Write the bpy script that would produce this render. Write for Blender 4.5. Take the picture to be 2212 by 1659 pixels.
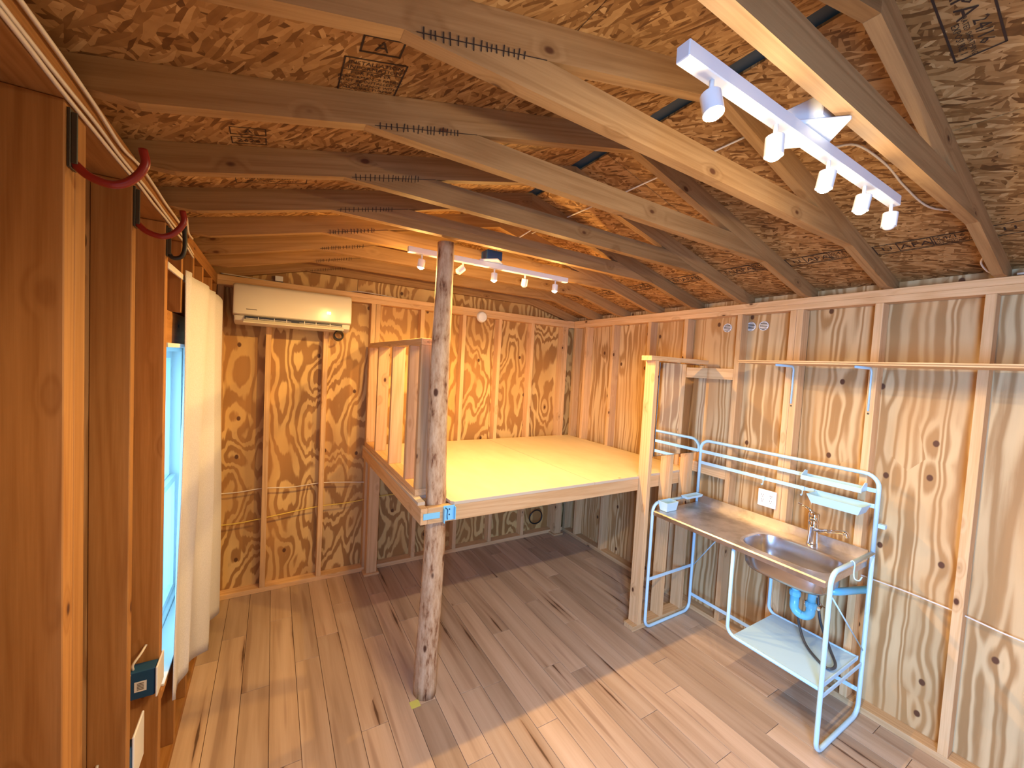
import bpy, bmesh, math, random
from mathutils import Vector, Matrix
random.seed(7)
PI = math.pi
SC = bpy.context.scene
for o in list(bpy.data.objects): bpy.data.objects.remove(o, do_unlink=True)
COL = SC.collection

# ------------------------------------------------------------------ camera
YAW, PIT, ROL, FPX = math.radians(30.98), math.radians(-2.573), math.radians(3.115), 862.14
fw = Vector((math.sin(YAW)*math.cos(PIT), math.cos(YAW)*math.cos(PIT), math.sin(PIT)))
rt = Vector((math.cos(YAW), -math.sin(YAW), 0)); up = rt.cross(fw)
r2 = rt*math.cos(ROL) + up*math.sin(ROL); u2 = -rt*math.sin(ROL) + up*math.cos(ROL)
cam = bpy.data.objects.new('camera', bpy.data.cameras.new('camera')); COL.objects.link(cam)
cam.matrix_world = Matrix((( r2.x, u2.x, -fw.x, 0), (r2.y, u2.y, -fw.y, 0), (r2.z, u2.z, -fw.z, 1.92), (0, 0, 0, 1)))
cam.data.sensor_fit = 'HORIZONTAL'; cam.data.sensor_width = 36; cam.data.lens = FPX/2212*36
cam.data.clip_start = 0.02
SC.camera = cam

# ------------------------------------------------------------------ world, exposure, daylight
SC.view_settings.view_transform = 'Standard'; SC.view_settings.look = 'None'
SC.view_settings.gamma = 1.0; SC.view_settings.use_curve_mapping = False
SC.view_settings.exposure = 0.58
W = bpy.data.worlds.new('sky'); SC.world = W; W.use_nodes = True
bg = W.node_tree.nodes['Background']; bg.inputs[0].default_value = (0.18, 0.62, 1.0, 1); bg.inputs[1].default_value = 1.3

LAMP_NEAR = (1.0, 0.80, 0.52)
LAMP_FAR = (1.0, 0.60, 0.18)
E_NEAR, E_FAR = (20.0, 3.0), (35.0, 8.0)     # downward beam, sideways spill
E_DAY = 88.0; XL_DOOR = -0.60
def area(name, loc, target, sx, sy, energy, col):
    l = bpy.data.lights.new(name, 'AREA'); l.shape = 'RECTANGLE'; l.size = sx; l.size_y = sy
    l.energy = energy; l.color = col
    o = bpy.data.objects.new(name, l); COL.objects.link(o); o.location = loc
    o.rotation_euler = (Vector(target)-Vector(loc)).to_track_quat('-Z', 'Y').to_euler()
    return o
dl = area('daylight_at_open_door', (XL_DOOR, -0.85, 1.45), (2.3, 1.3, 0.0), 0.85, 1.5, E_DAY, (0.27, 0.52, 1.0))
dl.data.spread = math.radians(125)
area('daylight_at_window', (-0.62, 2.5, 1.2), (1.0, 2.5, 1.0), 0.6, 1.3, 5.0, (0.45, 0.85, 1.0))

# ------------------------------------------------------------------ materials
class NT:
    def __init__(s, name, rough=0.6, metal=0.0, spec=0.5):
        s.m = bpy.data.materials.new(name); s.m.use_nodes = True
        s.t = s.m.node_tree; s.b = s.t.nodes['Principled BSDF']
        s.b.inputs['Roughness'].default_value = rough; s.b.inputs['Metallic'].default_value = metal
        s.b.inputs['Specular IOR Level'].default_value = spec
    def n(s, typ, **kw):
        nd = s.t.nodes.new(typ)
        for k, v in kw.items(): setattr(nd, k, v)
        return nd
    def set(s, sock, v):
        if hasattr(v, 'is_output'): s.t.links.new(v, sock)
        elif isinstance(v, (tuple, list)) and len(v) == 3 and sock.type == 'RGBA': sock.default_value = (*v, 1)
        else: sock.default_value = v
    def math(s, op, a, b=0.0, c=None, clamp=False):
        nd = s.n('ShaderNodeMath', operation=op, use_clamp=clamp)
        s.set(nd.inputs[0], a); s.set(nd.inputs[1], b)
        if c is not None: s.set(nd.inputs[2], c)
        return nd.outputs[0]
    def vm(s, op, a, b):
        nd = s.n('ShaderNodeVectorMath', operation=op); s.set(nd.inputs[0], a)
        if op == 'SCALE': s.set(nd.inputs['Scale'], b)
        else: s.set(nd.inputs[1], b)
        return nd.outputs[1] if op in ('LENGTH', 'DISTANCE', 'DOT_PRODUCT') else nd.outputs[0]
    def mix(s, f, a, b, mode='MIX'):
        nd = s.n('ShaderNodeMix', data_type='RGBA', blend_type=mode)
        s.set(nd.inputs[0], f); s.set(nd.inputs[6], a); s.set(nd.inputs[7], b)
        return nd.outputs[2]
    def noise(s, v, scale=1.0, detail=2.0, rough=0.5, dist=0.0):
        nd = s.n('ShaderNodeTexNoise'); s.set(nd.inputs['Vector'], v); s.set(nd.inputs['Scale'], scale)
        nd.inputs['Detail'].default_value = detail; nd.inputs['Roughness'].default_value = rough
        nd.inputs['Distortion'].default_value = dist
        return nd.outputs[0]
    def vor(s, v, scale=1.0, rnd=1.0, dims='3D', feat='F1'):
        nd = s.n('ShaderNodeTexVoronoi', voronoi_dimensions=dims, feature=feat); s.set(nd.inputs['Vector'], v)
        nd.inputs['Scale'].default_value = scale; nd.inputs['Randomness'].default_value = rnd
        return nd
    def ramp(s, f, stops, interp='LINEAR'):
        nd = s.n('ShaderNodeValToRGB'); s.set(nd.inputs[0], f); cr = nd.color_ramp; cr.interpolation = interp
        while len(cr.elements) > 1: cr.elements.remove(cr.elements[-1])
        cr.elements[0].position = stops[0][0]; cr.elements[0].color = (*stops[0][1], 1)
        for p, c in stops[1:]:
            e = cr.elements.new(p); e.color = (*c, 1)
        return nd.outputs[0]
    def sm(s, x, a, b):   # smoothstep a->b
        nd = s.n('ShaderNodeMapRange', interpolation_type='SMOOTHSTEP'); s.set(nd.inputs[0], x)
        nd.inputs[1].default_value = a; nd.inputs[2].default_value = b
        return nd.outputs[0]
    def sep(s, v):
        nd = s.n('ShaderNodeSeparateXYZ'); s.set(nd.inputs[0], v); return nd.outputs
    def comb(s, x, y, z):
        nd = s.n('ShaderNodeCombineXYZ')
        for i, v in enumerate((x, y, z)): s.set(nd.inputs[i], v)
        return nd.outputs[0]
    def obj(s): return s.n('ShaderNodeTexCoord').outputs['Object']
    def rnd(s): return s.n('ShaderNodeObjectInfo').outputs['Random']
    def bump(s, h, st=0.3, d=0.002):
        nd = s.n('ShaderNodeBump'); nd.inputs['Strength'].default_value = st; nd.inputs['Distance'].default_value = d
        s.set(nd.inputs['Height'], h); s.t.links.new(nd.outputs[0], s.b.inputs['Normal'])
    def out(s, col, rough=None):
        s.set(s.b.inputs['Base Color'], col)
        if rough is not None: s.set(s.b.inputs['Roughness'], rough)
        return s.m

def plain(name, col, rough=0.5, metal=0.0, emit=None, es=0.0):
    s = NT(name, rough, metal)
    s.b.inputs['Base Color'].default_value = (*col, 1)
    if emit:
        s.b.inputs['Emission Color'].default_value = (*emit, 1); s.b.inputs['Emission Strength'].default_value = es
    return s.m

def lumber(name, c1, c2, ck, knots=0.62, rough=0.6):
    s = NT(name, rough, spec=0.3)
    o = s.vm('ADD', s.obj(), s.vm('SCALE', (13.7, 7.3, 9.1), s.math('MULTIPLY', s.rnd(), 17.0)))
    # knots: distance to sparse 3D points
    v = s.vor(s.vm('MULTIPLY', o, (5.0, 9.0, 9.0)), 1.0, 1.0)
    d = v.outputs['Distance']; gate = s.math('GREATER_THAN', s.sep(v.outputs['Color'])[0], knots)
    kn = s.math('MULTIPLY', s.math('SUBTRACT', 1.0, s.sm(d, 0.06, 0.115)), gate)
    halo = s.math('MULTIPLY', s.math('SUBTRACT', 1.0, s.sm(d, 0.05, 0.36)), gate)
    f = s.noise(s.vm('MULTIPLY', o, (0.45, 11.0, 11.0)), 1.0, 1.0, 0.4)
    f = s.math('ADD', f, s.math('MULTIPLY', halo, 0.16))
    rings = s.math('PINGPONG', s.math('MULTIPLY', f, 17.0), 1.0)
    fib = s.noise(s.vm('MULTIPLY', o, (5.0, 170.0, 170.0)), 1.0, 2.0, 0.6)
    big = s.noise(s.vm('MULTIPLY', o, (1.2, 2.5, 2.5)), 1.0, 2.0)
    g = s.math('ADD', s.math('MULTIPLY', s.sm(rings, 0.25, 0.95), 0.24), s.math('MULTIPLY', fib, 0.62))
    g = s.math('ADD', g, s.math('MULTIPLY', s.math('SUBTRACT', big, 0.5), 0.3))
    c = s.ramp(g, [(0.1, c1), (0.75, c2)])
    tint = s.math('MULTIPLY_ADD', s.rnd(), 0.30, 0.84)
    c = s.mix(1.0, c, s.comb(tint, tint, tint), 'MULTIPLY')
    c = s.mix(s.math('MULTIPLY', halo, 0.35), c, (c2[0]*0.6, c2[1]*0.5, c2[2]*0.4))
    c = s.mix(kn, c, ck)
    s.bump(fib, 0.12, 0.001)
    return s.out(c)

def plywood(name, light, dark, ck, su=3.2, sv=0.5, rings=10.0, jag=0.05, axis='x', contrast=(0.3, 0.72), wav=0.16):
    s = NT(name, 0.55, spec=0.3)
    P = s.sep(s.obj()); r = s.rnd()
    u = P[0] if axis == 'x' else P[1]
    off = s.math('MULTIPLY', r, 31.0)
    u = s.math('ADD', u, off); v = s.math('ADD', P[2], off)
    jn = s.noise(s.comb(s.math('MULTIPLY', u, 16.0), s.math('MULTIPLY', v, 4.0), 3.3), 1.0, 2.0, 0.6)
    v2 = s.math('ADD', v, s.math('MULTIPLY', s.math('SUBTRACT', jn, 0.5), jag*4))
    jn2 = s.noise(s.comb(s.math('MULTIPLY', u, 2.0), s.math('MULTIPLY', v, 2.2), 7.3), 1.0, 2.0, 0.5)
    u2 = s.math('ADD', u, s.math('MULTIPLY', s.math('SUBTRACT', jn2, 0.5), wav))
    kv = s.vor(s.comb(s.math('MULTIPLY', u, 3.6), s.math('MULTIPLY', v, 2.6), 0.0), 1.0, 1.0, '2D')
    gate = s.math('GREATER_THAN', s.sep(kv.outputs['Color'])[0], 0.5)
    d = kv.outputs['Distance']
    halo = s.math('MULTIPLY', s.math('SUBTRACT', 1.0, s.sm(d, 0.0, 0.42)), gate)
    kn = s.math('MULTIPLY', s.math('SUBTRACT', 1.0, s.sm(d, 0.035, 0.058)), gate)
    f = s.noise(s.comb(s.math('MULTIPLY', u2, su), s.math('MULTIPLY', v2, sv), 1.7), 1.0, 1.0, 0.4)
    f = s.math('ADD', f, s.math('MULTIPLY', halo, 0.10))
    band = s.math('PINGPONG', s.math('MULTIPLY', f, rings), 1.0)
    fine = s.noise(s.comb(s.math('MULTIPLY', u, 90.0), s.math('MULTIPLY', v, 5.0), 2.0), 1.0, 3.0, 0.6)
    band = s.math('ADD', band, s.math('MULTIPLY', s.math('SUBTRACT', fine, 0.5), 0.35))
    broad = s.noise(s.comb(s.math('MULTIPLY', u, 2.2), s.math('MULTIPLY', v, 1.1), 9.0), 1.0, 2.0)
    k = s.sm(band, contrast[0], contrast[1])
    c = s.mix(k, dark, light)
    c = s.mix(s.math('MULTIPLY', s.sm(broad, 0.42, 0.62), 0.45), c, (dark[0]*1.35, dark[1]*1.3, dark[2]*1.2))
    c = s.mix(s.math('MULTIPLY', fine, 0.25), c, (light[0]*0.62, light[1]*0.55, light[2]*0.45))
    c = s.mix(kn, c, ck)
    return s.out(c)

def osb(name):
    s = NT(name, 0.6, spec=0.25)
    o = s.vm('ADD', s.obj(), s.vm('SCALE', (5.1, 3.3, 0.0), s.math('MULTIPLY', s.rnd(), 9.0)))
    P = s.sep(o)
    w = s.noise(o, 7.0, 2.0)
    cols = []
    for k, (a, sx, sy) in enumerate(((0.25, 13, 62), (1.25, 16, 85), (-0.7, 12, 66), (2.1, 19, 95))):
        ca, sa = math.cos(a), math.sin(a)
        x = s.math('ADD', s.math('MULTIPLY', P[0], ca*sx), s.math('MULTIPLY', P[1], sa*sx))
        y = s.math('ADD', s.math('MULTIPLY', P[0], -sa*sy), s.math('MULTIPLY', P[1], ca*sy))
        y = s.math('ADD', y, s.math('MULTIPLY', w, 2.5))
        v = s.vor(s.comb(x, y, k*3.1), 1.0, 1.0, '2D')
        cols.append(s.sep(v.outputs['Color']))
    g = cols[0][0]; h = cols[0][1]
    for k in (1, 2, 3):
        sel = s.math('GREATER_THAN', cols[k][2], 0.62)
        g = s.math('ADD', s.math('MULTIPLY', g, s.math('SUBTRACT', 1.0, sel)), s.math('MULTIPLY', cols[k][0], sel))
    g = s.math('ADD', s.math('MULTIPLY', g, 0.75), s.math('MULTIPLY', s.noise(o, 30.0, 2.0), 0.3))
    c = s.ramp(g, [(0.05, (0.06, 0.02, 0.005)), (0.24, (0.19, 0.08, 0.02)), (0.5, (0.33, 0.16, 0.05)), (0.82, (0.46, 0.25, 0.09)), (1.0, (0.62, 0.38, 0.16))])
    s.bump(g, 0.5, 0.002)
    return s.out(c)

def floor_mat():
    s = NT('oak_vinyl', 0.42, spec=0.4)
    o = s.vm('ADD', s.obj(), s.vm('SCALE', (11.3, 5.7, 0.0), s.math('MULTIPLY', s.rnd(), 23.0)))
    P = s.sep(o)
    f = s.noise(s.comb(s.math('MULTIPLY', P[0], 0.8), s.math('MULTIPLY', P[1], 13.0), 0.0), 1.0, 2.0, 0.55, 0.4)
    fine = s.noise(s.comb(s.math('MULTIPLY', P[0], 4.0), s.math('MULTIPLY', P[1], 120.0), 0.0), 1.0, 3.0, 0.6)
    c = s.ramp(s.math('ADD', s.math('MULTIPLY', f, 0.8), s.math('MULTIPLY', fine, 0.2)),
               [(0.26, (0.38, 0.25, 0.155)), (0.5, (0.51, 0.355, 0.235)), (0.72, (0.60, 0.44, 0.31))])
    tint = s.math('MULTIPLY_ADD', s.rnd(), 0.34, 0.80)
    c = s.mix(1.0, c, s.comb(tint, tint, tint), 'MULTIPLY')
    # dark split streaks and knots
    v = s.vor(s.comb(s.math('MULTIPLY', P[0], 1.35), s.math('MULTIPLY', P[1], 6.5), 0.0), 1.0, 1.0, '2D')
    D = v.outputs['Distance']; gate = s.math('GREATER_THAN', s.sep(v.outputs['Color'])[0], 0.66)
    pos = v.outputs['Position']
    dx = s.math('ABSOLUTE', s.math('SUBTRACT', s.math('MULTIPLY', P[0], 1.35), s.sep(pos)[0]))
    dy = s.math('ABSOLUTE', s.math('SUBTRACT', s.math('MULTIPLY', P[1], 6.5), s.sep(pos)[1]))
    wob = s.noise(s.comb(s.math('MULTIPLY', P[0], 14.0), s.math('MULTIPLY', P[1], 60.0), 1.0), 1.0, 2.0)
    core = s.math('ADD', s.math('MULTIPLY', dx, 2.3), s.math('MULTIPLY', s.math('POWER', dy, 0.8), 6.0))
    core = s.math('ADD', core, s.math('MULTIPLY', wob, 0.5))
    streak = s.math('MULTIPLY', s.math('SUBTRACT', 1.0, s.sm(core, 0.55, 0.95)), gate)
    soft = s.math('MULTIPLY', s.math('SUBTRACT', 1.0, s.sm(core, 0.6, 1.9)), gate)
    c = s.mix(s.math('MULTIPLY', soft, 0.5), c, (0.26, 0.13, 0.065))
    c = s.mix(s.math('MULTIPLY', streak, 0.9), c, (0.085, 0.04, 0.02))
    s2 = s.noise(s.comb(s.math('MULTIPLY', P[0], 1.1), s.math('MULTIPLY', P[1], 20.0), 5.0), 1.0, 1.0)
    c = s.mix(s.math('MULTIPLY', s.sm(s2, 0.60, 0.72), 0.4), c, (0.20, 0.10, 0.055))
    return s.out(c)

def bark(name):
    s = NT(name, 0.65, spec=0.3)
    o = s.obj()
    a = s.noise(s.vm('MULTIPLY', o, (30.0, 30.0, 9.0)), 1.0, 4.0, 0.7)
    b = s.noise(s.vm('MULTIPLY', o, (60.0, 60.0, 12.0)), 1.0, 3.0, 0.6)
    g = s.math('ADD', s.math('MULTIPLY', a, 0.7), s.math('MULTIPLY', b, 0.3))
    c = s.ramp(g, [(0.33, (0.10, 0.04, 0.02)), (0.39, (0.27, 0.13, 0.06)), (0.46, (0.46, 0.29, 0.16)), (0.60, (0.60, 0.43, 0.27))])
    v = s.vor(s.vm('MULTIPLY', o, (9.0, 9.0, 5.0)), 1.0)
    kn = s.math('MULTIPLY', s.math('SUBTRACT', 1.0, s.sm(v.outputs['Distance'], 0.08, 0.15)), s.math('GREATER_THAN', s.sep(v.outputs['Color'])[0], 0.5))
    c = s.mix(kn, c, (0.09, 0.035, 0.015))
    s.bump(g, 0.7, 0.006)
    return s.out(c)

def steel(name, rough=0.28, c=(0.56, 0.50, 0.46)):
    s = NT(name, rough, 1.0)
    o = s.obj()
    n = s.noise(s.vm('MULTIPLY', o, (160.0, 6.0, 30.0)), 1.0, 2.0)
    n2 = s.noise(o, 6.0, 4.0, 0.6)
    cc = s.mix(s.sm(n2, 0.4, 0.65), c, (c[0]*0.7, c[1]*0.68, c[2]*0.66))
    return s.out(cc, s.math('MULTIPLY_ADD', n, 0.14, rough-0.04))

M = {}
M['stud'] = lumber('pine_stud', (0.74, 0.49, 0.26), (0.56, 0.32, 0.135), (0.09, 0.03, 0.012), 0.55)
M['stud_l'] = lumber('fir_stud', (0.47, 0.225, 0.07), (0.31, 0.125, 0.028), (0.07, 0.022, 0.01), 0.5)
M['truss'] = lumber('truss_lumber', (0.41, 0.235, 0.095), (0.26, 0.13, 0.045), (0.10, 0.035, 0.012), 0.55)
M['ply_r'] = plywood('wall_ply_r', (0.68, 0.48, 0.25), (0.37, 0.20, 0.075), (0.11, 0.045, 0.02), 12.0, 0.30, 14.0, 0.03, 'y', (0.2, 0.85), 0.07)
M['ply_b'] = plywood('wall_ply_b', (0.74, 0.50, 0.20), (0.34, 0.17, 0.055), (0.12, 0.05, 0.02), 4.6, 1.7, 19.0, 0.06, 'x', (0.35, 0.65))
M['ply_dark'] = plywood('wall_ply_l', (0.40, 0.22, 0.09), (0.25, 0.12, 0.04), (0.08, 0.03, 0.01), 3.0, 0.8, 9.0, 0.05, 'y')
M['osb'] = osb('osb_roof')
M['floor'] = floor_mat()
s = NT('loft_sheet', 0.5, spec=0.3); o_ = s.obj()
n1 = s.noise(s.vm('MULTIPLY', o_, (3.0, 1.0, 1.0)), 3.0, 4.0, 0.6)
v_ = s.vor(o_, 2.6); spk = s.math('MULTIPLY', s.math('SUBTRACT', 1.0, s.sm(v_.outputs['Distance'], 0.02, 0.05)), s.math('GREATER_THAN', s.sep(v_.outputs['Color'])[0], 0.5))
M['sheet'] = s.out(s.mix(spk, s.ramp(n1, [(0.3, (0.76, 0.62, 0.42)), (0.7, (0.83, 0.70, 0.50))]), (0.35, 0.2, 0.09)))
M['sheet_edge'] = plain('sheet_edge', (0.55, 0.45, 0.33), 0.7)
M['log'] = bark('peeled_log')
M['siding'] = plain('siding', (0.20, 0.11, 0.05), 0.8)
M['white'] = plain('white_paint_cool_light', (0.50, 0.74, 0.88), 0.35)  # white paint with the cool daylight tint put into its base colour
M['trim_w'] = plain('white_trim', (0.78, 0.80, 0.80), 0.45)
M['white_pl'] = plain('white_plastic', (0.82, 0.82, 0.80), 0.3)
M['pvc'] = plain('white_pvc_cool_light', (0.16, 0.56, 0.78), 0.25)  # white drain pipe; the blue of the daylight on it is painted in
M['cream_pl'] = plain('cream_plastic', (0.80, 0.74, 0.62), 0.25)
M['black'] = plain('black_plastic', (0.015, 0.014, 0.013), 0.4)
M['ink'] = plain('stamp_ink', (0.035, 0.015, 0.006), 0.8)
M['grey_ink'] = plain('grey_ink', (0.16, 0.13, 0.10), 0.6)
M['dark'] = plain('dark_gap', (0.05, 0.055, 0.06), 0.8)
M['steel'] = steel('brushed_steel', 0.36, (0.74, 0.70, 0.67))
M['basin'] = plain('basin_steel', (0.58, 0.57, 0.58), 0.26, 1.0)
M['chrome'] = plain('chrome', (0.85, 0.85, 0.86), 0.06, 1.0)
M['mirror'] = plain('mirror_glass', (0.86, 0.87, 0.85), 0.01, 1.0)
M['red'] = plain('red_rubber', (0.24, 0.015, 0.008), 0.35)
M['iron'] = plain('dark_steel', (0.09, 0.08, 0.06), 0.45, 0.7)
M['blue_box'] = plain('blue_plastic', (0.01, 0.07, 0.17), 0.4)
M['pale_blue'] = plain('pale_blue_plastic', (0.22, 0.58, 0.80), 0.4)
M['cable_w'] = plain('cable_white', (0.72, 0.64, 0.54), 0.5)
M['cable_y'] = plain('cable_yellow', (0.75, 0.55, 0.10), 0.5)
M['cable_g'] = plain('hose_grey', (0.06, 0.065, 0.07), 0.4)
M['tape'] = plain('yellow_tape', (0.62, 0.60, 0.14), 0.6)
M['bulb'] = plain('led_lens', (1, 1, 1), 0.3, 0, (1.0, 0.93, 0.74), 40.0)
M['bulb_f'] = plain('led_lens_far', (1, 1, 1), 0.3, 0, (1.0, 0.86, 0.55), 22.0)
M['lens_off'] = plain('led_lens_off', (0.75, 0.74, 0.70), 0.2)
M['digit'] = plain('display_digits', (0.1, 0.3, 0.4), 0.3, 0, (0.25, 0.75, 1.0), 2.5)
M['vinyl'] = plain('window_vinyl', (0.80, 0.86, 0.88), 0.35)
s = NT('window_glass', 0.02); s.b.inputs['Transmission Weight'].default_value = 1.0; s.b.inputs['Base Color'].default_value = (0.93, 0.98, 1, 1)
s.b.inputs['IOR'].default_value = 1.02
M['glass'] = s.m
s = NT('curtain_cloth', 0.9, spec=0.1); o_ = s.obj()
n1 = s.noise(s.vm('MULTIPLY', o_, (200.0, 200.0, 200.0)), 1.0, 2.0)
M['cloth'] = s.out(s.ramp(n1, [(0.3, (0.54, 0.53, 0.58)), (0.7, (0.64, 0.63, 0.68))]))
s.b.inputs['Subsurface Weight'].default_value = 0.0
# ------------------------------------------------------------------ helpers
def tag(o, label=None, cat=None, group=None, kind=None):
    if label: o['label'] = label
    if cat: o['category'] = cat
    if group: o['group'] = group
    if kind: o['kind'] = kind
    return o
def base(o):
    p = Vector(o.location); q = o.parent
    while q: p += q.location; q = q.parent
    return p
def link(name, me, mat, parent=None, loc=(0, 0, 0), rot=None):
    o = bpy.data.objects.new(name, me); COL.objects.link(o)
    if mat and not me.materials: me.materials.append(mat)
    o.parent = parent
    L = Vector(loc)
    if parent: L = L - base(parent)
    o.location = L
    if rot is not None: o.rotation_euler = rot
    return o
def empty(name, loc, label=None, cat=None, group=None, kind=None):
    o = bpy.data.objects.new(name, None); o.empty_display_size = 0.05; COL.objects.link(o); o.location = loc
    return tag(o, label, cat, group, kind)
def mesh_from(verts, faces, smooth=False):
    me = bpy.data.meshes.new('m'); me.from_pydata([tuple(v) for v in verts], [], faces); me.update()
    if smooth:
        for p in me.polygons: p.use_smooth = True
    return me
def bm_mesh(bm, smooth=False):
    bmesh.ops.recalc_face_normals(bm, faces=bm.faces)
    me = bpy.data.meshes.new('m'); bm.to_mesh(me); bm.free()
    if smooth:
        for p in me.polygons: p.use_smooth = True
    return me
BOXC = {}
def box_mesh(sx, sy, sz, bev=0.0):
    key = (round(sx, 4), round(sy, 4), round(sz, 4), bev)
    if key in BOXC: return BOXC[key].copy()
    bm = bmesh.new(); bmesh.ops.create_cube(bm, size=1.0)
    bmesh.ops.scale(bm, vec=(sx, sy, sz), verts=bm.verts)
    if bev > 0: bmesh.ops.bevel(bm, geom=list(bm.edges), offset=bev, segments=1, affect='EDGES')
    me = bm_mesh(bm); BOXC[key] = me
    return me.copy()
# box(): world extents; the longest side (or the axis given) becomes local X so that grain runs along it
def box(name, x0, x1, y0, y1, z0, z1, mat, parent=None, bev=0.0, grain=True, axis=None):
    x0, x1 = sorted((x0, x1)); y0, y1 = sorted((y0, y1)); z0, z1 = sorted((z0, z1))
    d = (x1-x0, y1-y0, z1-z0); c = ((x0+x1)/2, (y0+y1)/2, (z0+z1)/2)
    if not grain: return link(name, box_mesh(*d, bev), mat, parent, c)
    a = axis if axis is not None else d.index(max(d))
    if a == 0: return link(name, box_mesh(*d, bev), mat, parent, c)
    if a == 1: return link(name, box_mesh(d[1], d[0], d[2], bev), mat, parent, c, (0, 0, PI/2))
    return link(name, box_mesh(d[2], d[1], d[0], bev), mat, parent, c, (0, -PI/2, 0))
def wbox(name, x0, x1, y0, y1, z0, z1, mat, parent=None):   # vertices in world coordinates (plywood pattern)
    v = [(x, y, z) for x in (x0, x1) for y in (y0, y1) for z in (z0, z1)]
    f = [(0, 1, 3, 2), (4, 6, 7, 5), (0, 4, 5, 1), (2, 3, 7, 6), (0, 2, 6, 4), (1, 5, 7, 3)]
    me = mesh_from(v, f)
    o = bpy.data.objects.new(name, me); COL.objects.link(o); me.materials.append(mat); o.parent = parent
    if parent: o.location = -base(parent)
    return o
# prism from an x-z outline between y0 and y1, local X along direction ang (grain)
def prism(name, pts, y0, y1, mat, parent=None, ang=0.0):
    cx = sum(p[0] for p in pts)/len(pts); cz = sum(p[1] for p in pts)/len(pts); cy = (y0+y1)/2
    ca, sa = math.cos(ang), math.sin(ang)
    loc = [((x-cx)*ca+(z-cz)*sa, -(x-cx)*sa+(z-cz)*ca) for x, z in pts]
    n = len(pts); h = (y1-y0)/2
    v = [(x, -h, z) for x, z in loc]+[(x, h, z) for x, z in loc]
    f = [tuple(range(n))[::-1], tuple(range(n, 2*n))]+[(i, (i+1) % n, n+(i+1) % n, n+i) for i in range(n)]
    bm = bmesh.new(); vs = [bm.verts.new(p) for p in v]
    for q in f: bm.faces.new([vs[i] for i in q])
    return link(name, bm_mesh(bm), mat, parent, (cx, cy, cz), (0, -ang, 0))
def fillet(pts, r, seg=6, closed=False):
    P = [Vector(p) for p in pts]; out = []; n = len(P)
    for i in range(n):
        if not closed and i in (0, n-1): out.append(P[i]); continue
        a, b, c = P[i-1], P[i], P[(i+1) % n]
        d1 = (a-b); d2 = (c-b); l1, l2 = d1.length, d2.length; d1.normalize(); d2.normalize()
        ang = d1.angle(d2)
        if ang > PI-0.05: out.append(b); continue
        t = min(r/math.tan(ang/2), l1*0.49, l2*0.49); rr = t*math.tan(ang/2)
        cen = b+(d1+d2).normalized()*(rr/math.sin(ang/2))
        s0 = b+d1*t-cen; s1 = b+d2*t-cen
        for k in range(seg+1): out.append(cen+s0.normalized().slerp(s1.normalized(), k/seg)*rr)
    return out
def tube_bm(bm, pts, r, n=8, closed=False, flat=None):
    P = [Vector(p) for p in pts]; m = len(P)
    T = []
    for i in range(m):
        a = P[i-1] if (i > 0 or closed) else P[i]; b = P[(i+1) % m] if (i < m-1 or closed) else P[i]
        T.append((b-a).normalized())
    ref = Vector((0, 0, 1)) if abs(T[0].z) < 0.9 else Vector((1, 0, 0))
    N = (ref-T[0]*ref.dot(T[0])).normalized(); rings = []
    for i in range(m):
        N = (N-T[i]*N.dot(T[i])).normalized(); B = T[i].cross(N)
        rr = r[i] if isinstance(r, (list, tuple)) else r
        ry = rr*flat if flat else rr
        rings.append([bm.verts.new(P[i]+N*rr*math.cos(2*PI*k/n)+B*ry*math.sin(2*PI*k/n)) for k in range(n)])
    for i in range(m if closed else m-1):
        A, B2 = rings[i], rings[(i+1) % m]
        for k in range(n): bm.faces.new((A[k], A[(k+1) % n], B2[(k+1) % n], B2[k]))
    if not closed:
        bm.faces.new(rings[0][::-1]); bm.faces.new(rings[-1])
def tube(name, pts, r, mat, parent=None, n=8, fr=0.0, closed=False, flat=None):
    if fr: pts = fillet(pts, fr, closed=closed)
    c = Vector(pts[0]); bm = bmesh.new(); tube_bm(bm, [Vector(p)-c for p in pts], r, n, closed, flat)
    return link(name, bm_mesh(bm, True), mat, parent, c)
def smooth_path(pts, k=6):   # Catmull-Rom
    P = [Vector(p) for p in pts]; P = [P[0]*2-P[1]]+P+[P[-1]*2-P[-2]]; out = []
    for i in range(1, len(P)-2):
        a, b, c, d = P[i-1:i+3]
        for j in range(k):
            t = j/k
            out.append(0.5*((2*b)+(c-a)*t+(2*a-5*b+4*c-d)*t*t+(3*b-a-3*c+d)*t**3))
    out.append(P[-2]); return out
def cable(name, pts, r, mat, label, cat='cable', group=None, parent=None):
    o = tube(name, smooth_path(pts), r, mat, parent, 6)
    return tag(o, label, cat, group) if parent is None else o
def lathe(name, prof, mat, parent, loc, direction=(0, 0, 1), n=20, smooth=True):
    bm = bmesh.new(); rings = []
    for r, h in prof: rings.append([bm.verts.new((r*math.cos(2*PI*k/n), r*math.sin(2*PI*k/n), h)) for k in range(n)] if r > 1e-6 else [bm.verts.new((0, 0, h))])
    for A, B in zip(rings, rings[1:]):
        for k in range(n):
            a = A[k % len(A)], A[(k+1) % n % len(A)]; b = B[(k+1) % n % len(B)], B[k % len(B)]
            q = []
            for v in (*a, *b):
                if v not in q: q.append(v)
            if len(q) > 2: bm.faces.new(q)
    me = bm_mesh(bm, False)
    if smooth:
        for p in me.polygons: p.use_smooth = True
        try: me.set_sharp_from_angle(angle=math.radians(40))
        except Exception: pass
    q = Vector(direction).to_track_quat('Z', 'Y').to_euler()
    return link(name, me, mat, parent, loc, q)
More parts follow.
